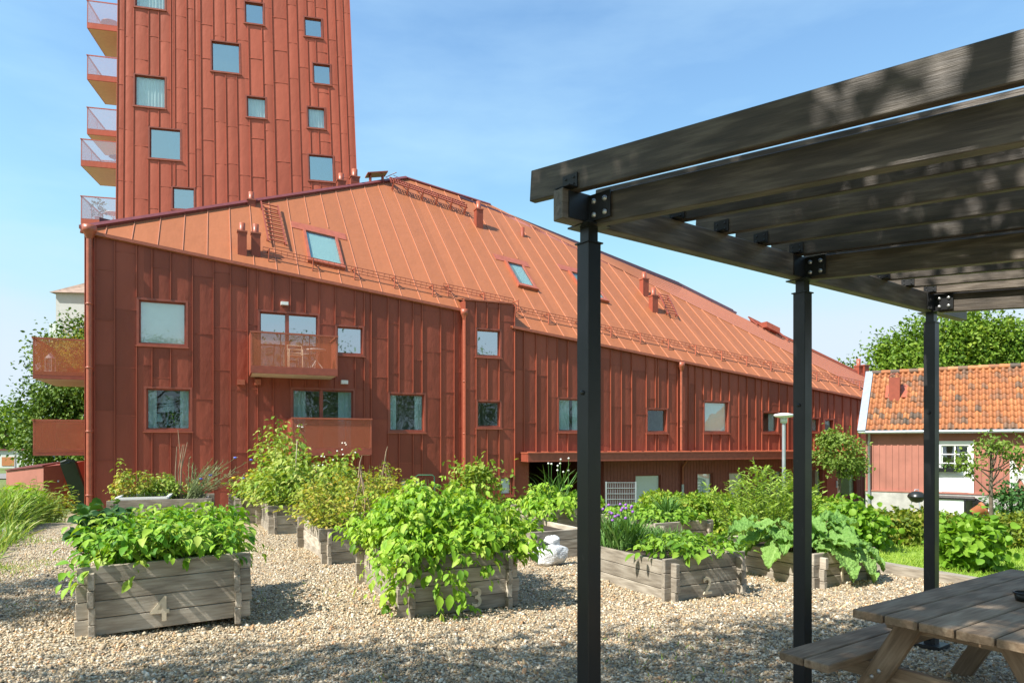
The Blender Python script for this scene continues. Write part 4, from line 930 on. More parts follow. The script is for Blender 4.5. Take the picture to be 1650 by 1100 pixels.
m = MB(); m.lathe(q, [(kr*1.03, .01), (kr*.95, kr*.3), (kr*.55, kr*.62), (0, kr*.72)], 20); o = m.build('lid', M['bag_dark'], t); m = MB(); m.tube([q+V((-.08,0,kr*.72)), q+V((-.06,0,kr*.9)), q+V((.06,0,kr*.9)), q+V((.08,0,kr*.72))], .018, 5); m.build('handle', M['galv'], o)
for k in range(3): m = MB(); c, s = math.cos(2.1*k+.5), math.sin(2.1*k+.5); m.tube([q+V((c*.15, s*.15, -kr*.6)), V((q.x+c*.36, q.y+s*.36, zg))], .018, 5); m.build('leg', M['galv'], t)

# ================================================================== PLANTER BOXES
def planter(px, py, W, L, yaw, n, label, num=None, roll=0, ph=.147, soil=.1, sink=.02, pitch=0, light=None):
    c = CAM+ray(px, py)*(CAMZ*F/(py-HY)); c.z = gz(c.x, c.y); y = R(yaw)
    fx = V((math.cos(y), math.sin(y), 0)); by = V((-math.sin(y), math.cos(y), 0))
    B = lambda x, yy, z: c+fx*x+by*yy+V((0, 0, z+roll*x+pitch*yy-sink))
    t = thing('planter_box', label, 'planter', c, 'raised timber planter boxes'); th = .05; ov = .12; top = n*ph
    for nm, y0 in (('front_panel', 0), ('back_panel', L)):
        m = MB()
        for k in range(n):
            j = random.gauss(0, .004); o_ = ov+random.gauss(0, .008)
            m.bar(B(-o_, y0+j, ph*(k+.5)), B(W+ov+random.gauss(0, .008), y0+j+random.gauss(0, .003), ph*(k+.5)+random.gauss(0, .002)), th, ph-.006)
        m.build(nm, M['grey_wood'], t, bevel=.004)
    for x0 in (0, W):
        m = MB()
        for k in range(n):
            j = random.gauss(0, .004); m.bar(B(x0+j, -ov*.75+random.gauss(0, .01), ph*(k+.5)-.045), B(x0+j, L+ov*.75, ph*(k+.5)-.045), th, ph-.006)
        m.build('side_panel', M['grey_wood'], t, bevel=.004)
    m = MB(); m.add([B(.02, .02, top-soil), B(W-.02, .02, top-soil), B(W-.02, L-.02, top-soil), B(.02, L-.02, top-soil)], [(0,1,2,3)]); m.build('soil', M['soil'], t)
    if num: put_text(num[0], num[1], .007, B(num[2]*W, -.033, num[3]), fx, -by, 'number', 'numeral', t)
    return B, W, L, top-soil
BX = {}
BX[4] = planter(149, 1022, 1.16, 1.45, 25, 4, 'grey timber planter box bearing the number 4, full of bean plants', ('4', .31, .45, .065), roll=.035, ph=.15)
BX[3] = planter(660, 990, 1.05, 1.6, 27, 4, 'timber planter box number 3 half hidden under a huge potato plant', ('3', .27, .66, .04), ph=.145)
BX[2] = planter(1082, 968, .93, 1.55, 27, 3, 'timber planter box number 2 with chives and leafy strawberries', ('2', .26, .50, .04), ph=.15, soil=.06)
BX[1] = planter(1320, 940, .85, 1.55, 27, 3, 'timber planter box number 1 overhung by big rhubarb leaves', ('1', .24, .42, .06), ph=.14)
BX[5] = planter(530, 908, 1.15, 1.75, 27, 3, 'timber planter box with the yellow green bush and stick frame', ph=.165)
BX[6] = planter(443, 861, 1.1, 1.8, 27, 3, 'timber planter box holding the tall white flowered raspberry', ph=.175)
BX[7] = planter(388, 840, 1.1, 1.5, 27, 3, 'farthest timber planter box with yellow flowers left of the raspberry', ph=.175)
BX[8] = planter(182, 843, 1.75, 1.5, 22, 3, 'timber planter box with a white cold frame rim behind the bean box', ph=.165)
BX[9] = planter(864, 900, 1.0, 1.5, 27, 3, 'timber planter box with the crumpled white sack leaning on it', ph=.14, soil=.12)
BX[11] = planter(884, 868, 1.0, 1.2, 27, 3, 'timber planter box of lush potato plants behind the sack', ph=.16)
BX[10] = planter(1064, 884, .95, 1.5, 27, 3, 'timber planter box with mixed greens behind the chive box', ph=.155, soil=.05)

def herb(name, label, cat, mat, box, reg, h, nst, size, k=5, spread=.3, nodes=7, t0=.25, kind='ovate', droop=.35, dome=.5, rad=.005, group=None, smat='stem', extra=None, lean=(0, 0), wide=1.0, leafup=0.0):
    B, W, L, zs = box; x = RNG.uniform(reg[0]*W, reg[1]*W, nst); y = RNG.uniform(reg[2]*L, reg[3]*L, nst)
    cx, cy = (reg[0]+reg[1])/2*W, (reg[2]+reg[3])/2*L; rx, ry = max(.05, (reg[1]-reg[0])/2*W), max(.05, (reg[3]-reg[2])/2*L)
    roots = np.array([B(a, b, zs)[:] for a, b in zip(x, y)]); cw = np.array(B(cx, cy, zs)[:])
    rel = np.sqrt(((x-cx)/rx)**2+((y-cy)/ry)**2); hv = roots-cw; hv[:, 2] = 0
    tips = roots+hv/np.maximum(.25, max(rx, ry))*spread+RNG.normal(0, .06+.1*spread, (nst, 3))*np.array((1, 1, 0)); tips[:, :2] += np.array(lean)
    tips[:, 2] += h*np.maximum(.25, 1-dome*np.minimum(1.3, rel)**2)*RNG.uniform(.72, 1.08, nst)
    sp, f = stems(roots, tips, rad); nn = nst*nodes; si = np.repeat(np.arange(nst), nodes); tt = t0+(1-t0)*((np.tile(np.arange(nodes), nst)+RNG.random(nn))/nodes)
    r0, r1 = roots[si], tips[si]; mid = (r0+r1)/2+(r0-r1)*np.array((.15, .15, -.12)); T = tt[:, None]; Pn = (1-T)**2*r0+2*T*(1-T)*mid+T*T*r1
    out = rdir(nn, -.1, .3)+unit(hv+1e-6)[si]*.6*np.minimum(1, rel[si])[:, None]
    if k: parts = [compound(Pn, out, size, k, droop, kind)]
    else:
        X = unit(out)+UPV*leafup; N = UPV+out*.3+RNG.normal(0, .35, (nn, 3)); parts = [place(kind, Pn, X, N, size*RNG.uniform(.6, 1.25, nn), wide=wide)]
    if extra: parts += extra
    return plant(name, label, cat, (M[mat], M[smat]), B(cx, cy, zs), parts, [sp], group)
# number 3: the huge potato
b3 = BX[3]; ex = []
for (x, y, z, n) in ((-.08, .15, .40, 8), (-.10, .5, .44, 10), (-.06, .25, .28, 6), (.40, -.09, .34, 6), (.42, -.10, .22, 6), (.44, -.10, .46, 6), (.0, -.02, .44, 7), (1.1, .45, .5, 8), (1.15, .75, .5, 9), (.75, -.04, .54, 6), (.2, -.05, .52, 6)):
    Pp = np.array([b3[0](x+random.gauss(0, .07), y+random.gauss(0, .05), z+random.gauss(0, .10))[:] for _ in range(n)]); o_ = unit(np.array((b3[0](x, y, 0)-b3[0](.52, .6, 0))[:]))
    ex.append(compound(Pp, np.repeat(o_[None], n, 0)+RNG.normal(0, .3, (n, 3)),   .085, 5, .9))
herb('potato_plant', 'huge mound of bright green potato leaves spilling over the number 3 box', 'plant', 'potato', b3, (.04, 1.06, .08, 1.0), .84, 230, .078, 5, .34, 10, .2, dome=.5, droop=.5, extra=ex)
b4 = BX[4]; ex = []
for (x, y, z, n) in ((.35, .0, .60, 4), (.05, .05, .64, 7), (.95, .10, .64, 4), (-.05, .3, .62, 7), (1.12, .5, .62, 8), (1.18, .9, .62, 7)):
    Pp = np.array([b4[0](x+random.gauss(0, .08), y+random.gauss(0, .05), z+random.gauss(0, .05))[:] for _ in range(n)]); o_ = unit(np.array((b4[0](x, y, 0)-b4[0](.5, .6, 0))[:]))
    ex.append(compound(Pp, np.repeat(o_[None], n, 0)+RNG.normal(0, .3, (n, 3)), .088, 3, .6))
herb('bean_plant', 'low spreading green bean plants filling the number 4 box', 'plant', 'strawb', b4, (.02, .98, .04, 1.0), .52, 210, .082, 3, .13, 7, .3, dome=.15, droop=.4, extra=ex)
herb('kale_plant', 'dark green leafy plant at the left back corner of the number 4 box', 'plant', 'kale', b4, (-.10, .10, .35, .95), .62, 22, .13, 0, .10, 10, .15, 'round', dome=.2)
herb('bolted_salad', 'pale flowering salad stalk standing above the beans in the number 4 box', 'plant', 'yellowbush', b4, (.68, .74, .5, .56), .62, 3, .09, 0, .03, 9, .3, 'lance')
herb('marigold', 'thin marigold with narrow leaves at the right back of the number 4 box', 'plant', 'currant', b4, (.95, 1.05, .75, .95), .45, 7, .09, 0, .22, 8, .3, 'lance')
herb('strawberry_plant', 'low strawberry leaves along the right end of the number 2 box', 'plant', 'currant', BX[2], (.12, .95, .0, .42), .24, 70, .085, 3, .12, 3, .6, dome=.1, droop=.3)
# chives with purple heads
def blades_in(box, reg, n, h, spread, mat, name, label, cat, flowers=0, fmat='petal_purple', wide=1.0, fr=.022, loose=None, curve=.25):
    B, W, L, zs = box; x = RNG.uniform(reg[0]*W, reg[1]*W, n); y = RNG.uniform(reg[2]*L, reg[3]*L, n); c = B((reg[0]+reg[1])/2*W, (reg[2]+reg[3])/2*L, zs)
    Pp = np.array([B(a, b, zs)[:] for a, b in zip(x, y)]); X = UPV+RNG.normal(0, spread, (n, 3)); hh = h*RNG.uniform(.55, 1.05, n)
    t = thing(name, label, cat, c); v, f, r = place('blade', Pp, X, rdir(n, -.2, .2), hh, wide=wide); np_mesh('foliage', v, f, M[mat], t, rnd=r)
    for k in range(flowers):
        i = k % n; p = V(Pp[i])+V((random.gauss(0, .05), random.gauss(0, .05), h*random.uniform(.75, 1.25))); m = MB()
        m.lathe(p, [(0, -fr), (fr*.8, -fr*.6), (fr, 0), (fr*.8, fr*.6), (0, fr)], 9); o = m.build('flower', M[fmat], t); m = MB(); m.tube([V(Pp[i]), (V(Pp[i])+p)/2+V((.02, 0, .03)), p], .004, 4); m.build('stem', M['chive'], o)
blades_in(BX[2], (.0, .42, .6, 1.0), 420, .42, .18, 'chive', 'chives', 'upright chives with purple flower heads in the number 2 box', 'herb', 17, wide=1.3, fr=.019)
blades_in(BX[2], (.3, .95, .42, .98), 520, .27, .3, 'chive', 'chives', 'shorter chives without flowers in the middle of the number 2 box', 'herb', 0, wide=1.3)
herb('salad_greens', 'mixed low salad greens in the box behind the chives', 'plant', 'currant', BX[10], (.05, .95, .05, .95), .26, 90, .09, 3, .1, 4, .4, dome=.1)
blades_in(BX[10], (.45, .62, .2, .4), 160, .42, .16, 'chive', 'chives', 'tuft of plain green chives in the box behind the flowering chives', 'herb', 0, wide=1.3)
# number 1: rhubarb, willow-like herb
def big_leaf(p, ax, up, L, W, rnd):
    n = 21; m = 15; ax = unit(np.array(ax, float)); up = np.array(up, float); sd = unit(np.cross(up, ax)); nn = np.cross(ax, sd); vs = []; p = np.array(p)
    ph = random.random()*6
    for i in range(n):
        t = i/(n-1); w = W*(math.sin(math.pi*min(1, t*.93+.07))**.6)*(1.05-.42*t)*(1+.10*math.sin(t*25+ph))
        for j in range(m):
            s = 2*j/(m-1)-1; rib = abs(math.sin((t*3.0-abs(s)*.9)*math.pi*1.9))
            z = .10*L*abs(s)**1.3-.36*L*t*t+.10*L*rib*abs(s)**.4+.05*L*math.sin(t*19+ph+3*s)*abs(s)**2+.02*L*math.sin(t*31+s*17+ph)
            vs.append(p+ax*L*t+sd*w*s*.5+nn*z)
    fs = []; rr = np.zeros(n*m)
    for i in range(n-1):
        for j in range(m-1): a = i*m+j; fs += [(a, a+1, a+m+1), (a, a+m+1, a+m)]
    for i in range(n):
        for j in range(m):
            sv = 2*j/(m-1)-1; rr[i*m+j] = min(1, max(0, rnd*.6+(.45 if j == m//2 else 0)+.25*(1-abs(math.sin((i/(n-1)*3.0-abs(sv)*.9)*math.pi*1.9)))-.1))
    return np.array(vs), np.array(fs), rr
B, W, L, zs = BX[1]; parts = []; sr = []; st = []
for k in range(32):
    a = random.uniform(0, 6.28) if k > 12 else random.uniform(3.0, 6.6); rr = random.uniform(.12, .46); o0 = B(.42*W+random.gauss(0, .08), .38*L+random.gauss(0, .15), zs); d = V((math.cos(a), math.sin(a), 0))
    tip = o0+d*rr+V((0, 0, random.uniform(.12, .42))); sr.append(o0[:]); st.append(tip[:]); parts.append(big_leaf(tip, (d.x, d.y, random.uniform(-.35, .25)), (random.gauss(0, .2), random.gauss(0, .2)-.15, 1), random.uniform(.28, .50), random.uniform(.28, .44), random.random()))
for (x, y, dx, dy, dz, zz) in ((.55, -.05, .2, -1, -.75, .02), (.8, -.02, .5, -.9, -.6, .04), (1.0, .15, 1, -.5, -.5, .05), (.3, -.02, -.2, -1, -.7, .04), (-.05, .35, -1, -.2, -.6, .03), (-.05, .6, -1, 0, -.5, .06), (1.02, .45, 1, -.1, -.45, .08), (.7, .1, .3, -.8, -.2, .12), (.45, .12, 0, -.8, -.15, .16), (.1, .3, -.8, -.4, -.2, .15), (.9, .35, .8, -.4, -.1, .2)):
    tip = B(x*W, y*L, zs+.1+zz); fx_ = (B(1, 0, 0)-B(0, 0, 0)).normalized(); by_ = (B(0, 1, 0)-B(0, 0, 0)).normalized(); d = fx_*dx+by_*dy; o0 = B(.45*W, .4*L, zs); sr.append(o0[:]); st.append(tip[:])
    parts.append(big_leaf(tip, (d.x, d.y, dz), (d.x*.4, d.y*.4, 1), random.uniform(.32, .44), random.uniform(.30, .42), random.random()))
M['rhubarb_stalk'] = mat_plain('rhubarb_stalk', (.35, .22, .10), .5)
plant('rhubarb', 'rhubarb with huge crinkled leaves hanging over the number 1 box', 'plant', (M['rhubarb'], M['rhubarb_stalk']), B(.4*W, .3*L, zs), parts, [stems(sr, st, .016, 5)[0]])
herb('willow_herb', 'tall feathery light green herb standing behind the rhubarb', 'plant', 'willow', BX[1], (.62, 1.55, .85, 1.3), 1.12, 100, .10, 0, .28, 30, .12, 'lance', dome=.3, leafup=.6)
herb('potato_plant', 'lush potato plants mounded in the box behind the sack', 'plant', 'potato', BX[11], (0, 1, .02, .95), .52, 70, .105, 5, .25, 6, .25, dome=.4, droop=.5)
blades_in(BX[11], (.25, .7, .3, .6), 30, .85, .10, 'chive', 'onion_plant', 'flowering onion stalks rising above the potato box', 'plant', 9, 'petal_white', .7, .019)
herb('young_seedling', 'small green seedlings in the box beside the white sack', 'plant', 'potato', BX[9], (.0, .3, .3, .95), .3, 22, .1, 5, .15, 4, .3)
herb('yellow_bush', 'dense yellow green bush filling the box left of the potato', 'shrub', 'yellowbush', BX[5], (-.05, 1.25, .05, 1.05), .98, 130, .062, 3, .3, 15, .12, dome=.45, droop=.15)
herb('raspberry_bush', 'tall raspberry bush with an arching white flowered branch', 'shrub', 'rasp', BX[6], (-.1, 1.3, -.05, 1.0), 1.12, 105, .095, 3, .42, 15, .12, dome=.35, droop=.3)
herb('raspberry_cane', 'tallest raspberry canes rising over the left of the bush', 'shrub', 'rasp', BX[6], (.0, .5, .5, 1.1), 1.75, 26, .095, 3, .25, 17, .2, dome=.2, droop=.3)
# the arching flowering branch
a0 = BX[6][0](1.0, .4, .8); tip = at(556, 722, a0.y); parts = []; sr, st = [a0[:]]*4, [(tip+V((random.gauss(0, .12)-.1*k, random.gauss(0, .15), random.gauss(0, .1)-.12*k)))[:] for k in range(4)]
sp, f = stems(sr, st, .008)
for k in range(4):
    T = np.linspace(.25, 1, 16)[:, None]; r0, r1 = np.array(sr[k]), np.array(st[k]); mid = (r0+r1)/2+(r0-r1)*np.array((.15, .15, -.12)); parts.append(compound((1-T)**2*r0+2*T*(1-T)*mid+T*T*r1, rdir(16, -.2, .3), .09, 3, .4))
t = plant('raspberry_branch', 'arching raspberry branch tipped with small white flowers', 'branch', (M['rasp'], M['stem']), a0, parts, [sp])
for k in range(14):
    p = V(st[k % 4])+V((random.gauss(-.1, .14), random.gauss(0, .1), random.gauss(0, .07))); m = MB(); m.lathe(p, [(0, -.008), (.018, 0), (.015, .01), (0, .014)], 6, (random.gauss(0, .5), -.7, .6)); m.build('flower', M['petal_white'], t)
herb('leafy_bush', 'leafy bush with small yellow flowers in the farthest box', 'shrub', 'rasp', BX[7], (0, 1, 0, 1), .62, 45, .09, 3, .2, 9, .2, dome=.3)
for k in range(7):
    p = BX[7][0](random.uniform(-.1, .5), random.uniform(0, .6), random.uniform(.75, 1.15)); m = MB(); m.lathe(p, [(0, -.03), (.05, 0), (.05, .02), (0, .04)], 8); o = m.build('yellow_flower', M['petal_yellow'], None, loc=p); tag(o, 'small yellow flower above the farthest planter box', 'flower', 'yellow flowers in the farthest box')
# box 8: cold frame rim and herbs
B, W, L, zs = BX[8]; tp = zs+.1; t = thing('cold_frame', 'white painted cold frame rim lying on the box behind the beans', 'cold frame', B(.5, .5, tp)); m = MB()
for (a, b) in (((.05, .05), (1.0, .05)), ((1.0, .05), (1.0, 1.2)), ((1.0, 1.2), (.05, 1.2)), ((.05, 1.2), (.05, .05))): m.bar(B(a[0], a[1], tp+.03), B(b[0], b[1], tp+.03), .05, .05)
m.build('frame', M['white'], t); m = MB(); m.hexa([B(x, y, tp+z) for z in (.022, .03) for x, y in ((.08,.08),(.97,.08),(.97,1.17),(.08,1.17))]); m.build('pane', M['glass_lo'], t)
herb('oregano', 'bushy light green oregano at the back of the cold frame box', 'herb', 'rasp', BX[8], (.25, .8, .7, 1.05), .62, 60, .07, 3, .12, 9, .2, dome=.3)
herb('currant_cane', 'loose leafy cane at the left of the cold frame box', 'plant', 'yellowbush', BX[8], (-.05, .3, .5, .95), 1.0, 16, .085, 3, .12, 13, .15, dome=.5)
B, W, L, zs = BX[8]; n = 46; o0 = B(.82*W, .6*L, zs); sr = [(o0+V((random.gauss(0, .08), random.gauss(0, .08), 0)))[:] for _ in range(n)]; st = [(V(sr[k])+V((random.uniform(-.15, 1.25), random.gauss(0, .3), 0))+V((0, 0, random.uniform(.35, .95))))[:] for k in range(n)]
sp, f = stems(sr, st, .012, 4); nn = n*10; si = np.repeat(np.arange(n), 10); T = RNG.uniform(.25, 1, (nn, 1)); r0, r1 = np.array(sr)[si], np.array(st)[si]; mid = (r0+r1)/2+(r0-r1)*np.array((.15, .15, -.12))
t = plant('cornflower', 'wispy grey green cornflower stems with a few blue flowers', 'plant', (M['herb'], M['herb']), o0, [place('lance', (1-T)**2*r0+2*T*(1-T)*mid+T*T*r1, unit(r1-r0)+rdir(nn)*.6, rdir(nn), .09, wide=.6)], [sp])
for k in range(5): p = V(st[k*7]); m = MB(); m.lathe(p, [(0, -.02), (.035, 0), (.04, .02), (0, .03)], 8); m.build('flower', M['petal_blue'], t)
for lab, pts in (('bundle of dry upright stalks behind the cold frame', [(BX[8][0](.66*W+random.gauss(0, .04), .75*L, zs), 1.25+random.gauss(0, .12)) for _ in range(5)]),):
    t = thing('dry_stalk', lab, 'dead plant', pts[0][0]); m = MB()
    for p, h in pts: m.tube([p, p+V((random.gauss(0, .04), 0, h*.5)), p+V((random.gauss(0, .1), 0, h))], [.014, .012, .006], 5)
    m.build('stem', M['stalk'], t)
def sticks(px, py, Y, lab, h):
    t0 = at(px, py, Y); t = thing('stick_frame', lab, 'plant support', (t0.x, t0.y, .4)); m = MB()
    for k in range(5):
        a = k*1.3; b = V((t0.x+.22*math.cos(a), t0.y+.22*math.sin(a), .4)); m.tube([b, (b+t0)/2+V((random.gauss(0, .03), 0, 0)), t0+V((random.gauss(0, .03), 0, random.uniform(-.1, .12)))], [.011, .010, .006], 5)
    m.tube([t0+V((-.02,0,-.1)), t0+V((.0,0,.12)), t0+V((.03,0,.22))], [.012, .01, .005], 5); m.build('stick', M['stalk'], t)
sticks(580, 758, 9.9, 'tied dry stick frame rising from the yellow green bush', .9); sticks(622, 738, 12.5, 'thin twig teepee right of the yellow green bush', 1.2)
p = BX[6][0](.38, .3, .5); t = thing('bamboo_cane', 'thin pale cane standing in the raspberry box', 'plant support', p); m = MB(); m.tube([p, p+V((.06, 0, 1.2))], .008, 5); m.build('stem', M['soffit'], t)
# plants behind the potato, green hoop
q = at(768, 800, 13.5); t = plant('guelder_bush', 'pale leafy bush showing above the huge potato plant', 'shrub', (M['rasp'], M['stem']), (q.x, q.y, 0), cloud([(q.x, q.y, .62, .55, .45, .62), (q.x-.1, q.y, .95, .35, .3, .3)], 1500, .10, 'ovate', .2, clumps=50))
q = at(685, 765, 12.5); t = thing('plant_hoop', 'thin green wire hoop between the twigs and the potato plant', 'plant support', (q.x, q.y, 0)); w = .17; m = MB(); m.tube([V((q.x-w, q.y, 0)), V((q.x-w, q.y, q.z-.03)), V((q.x-w+.04, q.y, q.z)), V((q.x+w-.04, q.y, q.z)), V((q.x+w, q.y, q.z-.03)), V((q.x+w, q.y, 0))], .011, 6); m.build('hoop', M['green_cloth'], t)
# sack leaning on box 9
def sack():
    c = CAM+ray(888, 912)*(CAMZ*F/(912-HY)); t = thing('plastic_sack', 'half empty white soil sack slumped against a planter box', 'sack', c)
    def lump(cx, cy, cz, rx, ry, rz, name, mat, seed, amp, flat=0, rot=0, tilt=0):
        n, m_ = 44, 30; vs = []; fs = []; rg = np.random.default_rng(seed); N = rg.normal(0, 1, (int(46+amp*60), 3)); N /= np.linalg.norm(N, axis=1)[:, None]; hh = rg.uniform(.78-amp*.4, .98, len(N))
        for i in range(m_+1):
            th_ = math.pi*i/m_
            for j in range(n):
                a = 2*math.pi*j/n; d = np.array((math.sin(th_)*math.cos(a), math.sin(th_)*math.sin(a), math.cos(th_)))
                dt = N@d; k = float(np.min(np.where(dt > .05, hh/np.maximum(dt, .05), 9))); k = min(k, 1.25)*(1+amp*.10*math.sin(9*a+5*th_*3)*math.sin(7*th_+3*a))
                x, y, z = d*k; p = V((x*rx, y*ry, z*rz)); p = V((p.x*math.cos(tilt)+p.z*math.sin(tilt), p.y, p.z*math.cos(tilt)-p.x*math.sin(tilt))); vs.append(V((cx, cy, cz))+V((p.x*math.cos(rot)-p.y*math.sin(rot), p.x*math.sin(rot)+p.y*math.cos(rot), p.z)))
        for i in range(m_):
            for j in range(n): a = i*n+j; b = i*n+(j+1) % n; fs.append((a, b, b+n, a+n))
        mb = MB(); mb.add(vs, fs, smooth=False); return mb.build(name, M[mat], t)
    lump(c.x, c.y+.12, c.z+.12, .29, .19, .20, 'bag_body', 'bag', 3, .25, rot=.25); lump(c.x+.02, c.y+.15, c.z+.28, .17, .125, .18, 'bag_top', 'bag', 5, .6, rot=.2, tilt=.35)
    lump(c.x-.10, c.y+.10, c.z+.27, .11, .10, .05, 'bag_fold', 'bag_dark', 8, .4, tilt=-.25); lump(c.x-.01, c.y+.035, c.z+.235, .12, .075, .045, 'printed_panel', 'bag_green', 9, .3, tilt=.3); lump(c.x-.19, c.y+.03, c.z+.13, .05, .045, .06, 'printed_spot', 'galv', 11, .2)
sack()

# ================================================================== HEDGES, SHRUBS, TREES
def hedge(p0, p1, th, h, n, mat, label, zb=0):
    p0, p1 = np.array(p0), np.array(p1); d = p1-p0; L = np.linalg.norm(d); d = d/L; s = np.array((-d[1], d[0])); u = RNG.uniform(0, L, n); f = RNG.random(n)
    hh = h*(1+.10*np.sin(u*2.3)+.07*np.sin(u*5.1+1)); top = f < .45; side = RNG.random(n)
    v = np.where(top, RNG.uniform(-.5, .5, n), np.where(side < .75, -.5, .5)+RNG.normal(0, .07, n))*th*(1+.12*np.sin(u*3.3)); z = np.where(top, hh+RNG.normal(0, .045, n), hh*RNG.random(n)**.8)
    z = z-.10*h*np.where(top, (np.abs(v)/th*2)**2, 0)
    P2 = p0+d*u[:, None]+s*v[:, None]; Pp = np.stack([P2[:, 0], P2[:, 1], z+zb], 1); o_ = np.where(top[:, None], UPV[None], np.concatenate([s[None]*np.sign(v)[:, None], np.full((n, 1), .45)], 1))
    cl = .5+.5*np.sin(u*9+v*14+z*11); X = unit(rdir(n)*.9+o_*.5); N = unit(o_+RNG.normal(0, .5, (n, 3)))
    t = thing('hedge', label, 'hedge', (float(p0[0]), float(p0[1]), zb)); vv, ff, rr = place('ovate', Pp, X, N, .078*RNG.uniform(.6, 1.3, n), np.clip(.4*cl+.6*RNG.random(n), 0, 1)); np_mesh('foliage', vv, ff, M[mat], t, rnd=rr)
    ns = int(L*14); uu = RNG.uniform(0, L, ns); q = p0+d*uu[:, None]+s*RNG.normal(0, th*.2, (ns, 1)); a = np.concatenate([q, np.full((ns, 1), zb)], 1); b = a+np.concatenate([RNG.normal(0, .12, (ns, 2)), np.full((ns, 1), h*.9)], 1)
    vv, ff, rr = stems(a, b, .009)[0]; np_mesh('stem', vv, ff, M['bark'], t, rnd=rr)
hedge((2.5, 12.9), (5.7, 11.7), .75, .60, 9500, 'hedge', 'bright yellow green hedge behind the planter boxes'); hedge((5.72, 11.6), (12.2, 10.0), .75, .42, 13000, 'hedge2', 'low beech hedge with brownish tips behind the lawn')
def shrub(px, pyb, Y, w, h, n, size, mat, label, kind='ovate', name='shrub', zb=None, stretch=.8):
    c = at(px, pyb, Y); z = gz(c.x, c.y) if zb is None else zb; bl = [(c.x, c.y, z+h*.5, w, w*stretch, h*.52), (c.x+.2*w, c.y-.2*w, z+h*.62, w*.7, w*.6, h*.36), (c.x-.4*w, c.y, z+h*.4, w*.6, w*.6, h*.4)]
    t = plant(name, label, 'shrub', (M[mat], M['bark']), (c.x, c.y, z), cloud(bl, n, size, kind, .2, clumps=60, shell=(.4, 1.0)), [stems([(c.x, c.y, z)]*14, [(c.x+random.gauss(0, w*.5), c.y+random.gauss(0, w*.5), z+h*random.uniform(.5, .9)) for _ in range(14)], .012)[0]])
    return t
shrub(1562, 916, 8.9, .40, .66, 1500, .10, 'currant', 'round currant bush with broad leaves on the lawn', 'round', 'currant_bush')
cb = at(1562, 916, 8.9); m = MB(); m.lathe((cb.x, cb.y, gz(cb.x, cb.y)+.004), [(0, .03), (.3, .025), (.5, .0)], 20); tag(m.build('soil_patch', M['soil']), kind='structure')
shrub(1640, 838, 19, .75, 1.1, 1100, .12, 'kale', 'dark green bush by the white letter on the red house', 'ovate', zb=-.55)
for i, (px, Y, h) in enumerate(((1215, 11.2, .62), (1362, 10.8, .78), (1386, 10.5, .60))): shrub(px, 860, Y, .42, h, 1100, .088, 'currant', ['broad leaved bush left of the willow-like herb', 'tall broad leaved bush behind the rhubarb', 'smaller broad leaved bush at the right of the rhubarb'][i], 'round', 'leafy_shrub')
q = at(1352, 730, 20.0); tree('lollipop_tree', 'small clipped round crowned tree beside the corner of the red house', (q.x, q.y, -1.0), 2.1, .055, [(q.x, q.y, 1.42, .62, .6, .58), (q.x+.25, q.y-.1, 1.0, .42, .4, .3), (q.x-.2, q.y, 1.75, .35, .35, .3)], 3000, .09, 'young', clumps=50, cat='tree', kind='ovate', low=.3, bark='bark', clump=.2, nl=1)
q = at(1597, 745, 14.5); tree('young_apple_tree', 'thin young tree with sparse spreading branches in front of the red house', (q.x, q.y, -.2), 1.75, .04, [(q.x-.55, q.y, 1.25, .38, .3, .32), (q.x+.28, q.y, 1.55, .38, .3, .30), (q.x-.1, q.y, 1.62, .3, .3, .25), (q.x+.62, q.y+.1, 1.25, .3, .3, .25)], 800, .085, 'young', clumps=26, kind='ovate', clump=.2, shell=(.2, 1.05), nl=4)
tree('bushy_tree', 'dense dark green tree behind the left balconies', (-19.4, 32, -.9), 5, .22, [(-20.0, 32, 4.5, 2.2, 2.0, 2.7), (-18.2, 32.4, 4.9, 2.2, 2, 2.7), (-21.4, 31.6, 2.2, 1.6, 1.5, 2.4), (-18.3, 31.4, 1.2, 2.0, 1.6, 2.0)], 44000, .17, 'tree', clumps=170, kind='ovate', clump=.13)
tree('street_tree', 'distant tree at the left edge behind the street lamp', (-53.5, 72, -.8), 4, .3, [(-54, 72, 3.2, 4.0, 3, 2.6), (-51.2, 73, 2.2, 1.8, 2, 2.2)], 3500, .5, 'tree_big', clumps=60)
tree('street_tree', 'low distant bush row beyond the street left of the lamp', (-63, 90, -.8), 3, .3, [(-66, 90, 1.6, 6, 3, 2.4), (-58, 92, 1.2, 6, 3, 2.0)], 2500, .6, 'tree', clumps=60)
tree('large_tree', 'large round green tree behind the red house roof, nearest the middle post', (33.0, 54, -1), 8, .45, [(33.5, 54, 7.4, 5.0, 4, 4.0), (30.4, 53, 6.2, 2.9, 3, 3.0), (36, 53, 8.8, 3.8, 3, 3.2)], 42000, .30, 'tree_big', clumps=190, kind='ovate', clump=.12, shell=(.4, 1.0))
tree('large_tree', 'large green tree at the right edge behind the red house', (42.5, 55, -1), 8, .45, [(42.5, 55, 7.5, 5.5, 4, 4.2), (39, 53, 6.5, 3.5, 3, 3.2)], 36000, .30, 'tree_big', clumps=170, kind='ovate', clump=.12, shell=(.4, 1.0))
tree('sparse_tree', 'thin sparse tree above the right end of the red metal roof', (25.5, 56, -1), 7.2, .16, [(25.6, 56, 7.0, 1.8, 1.2, 1.1), (23.2, 56, 7.0, .9, .8, .7), (27.4, 55.5, 7.2, 1.4, 1, 1.5)], 900, .3, 'young', clumps=34, shell=(.2, 1.1), nl=5)
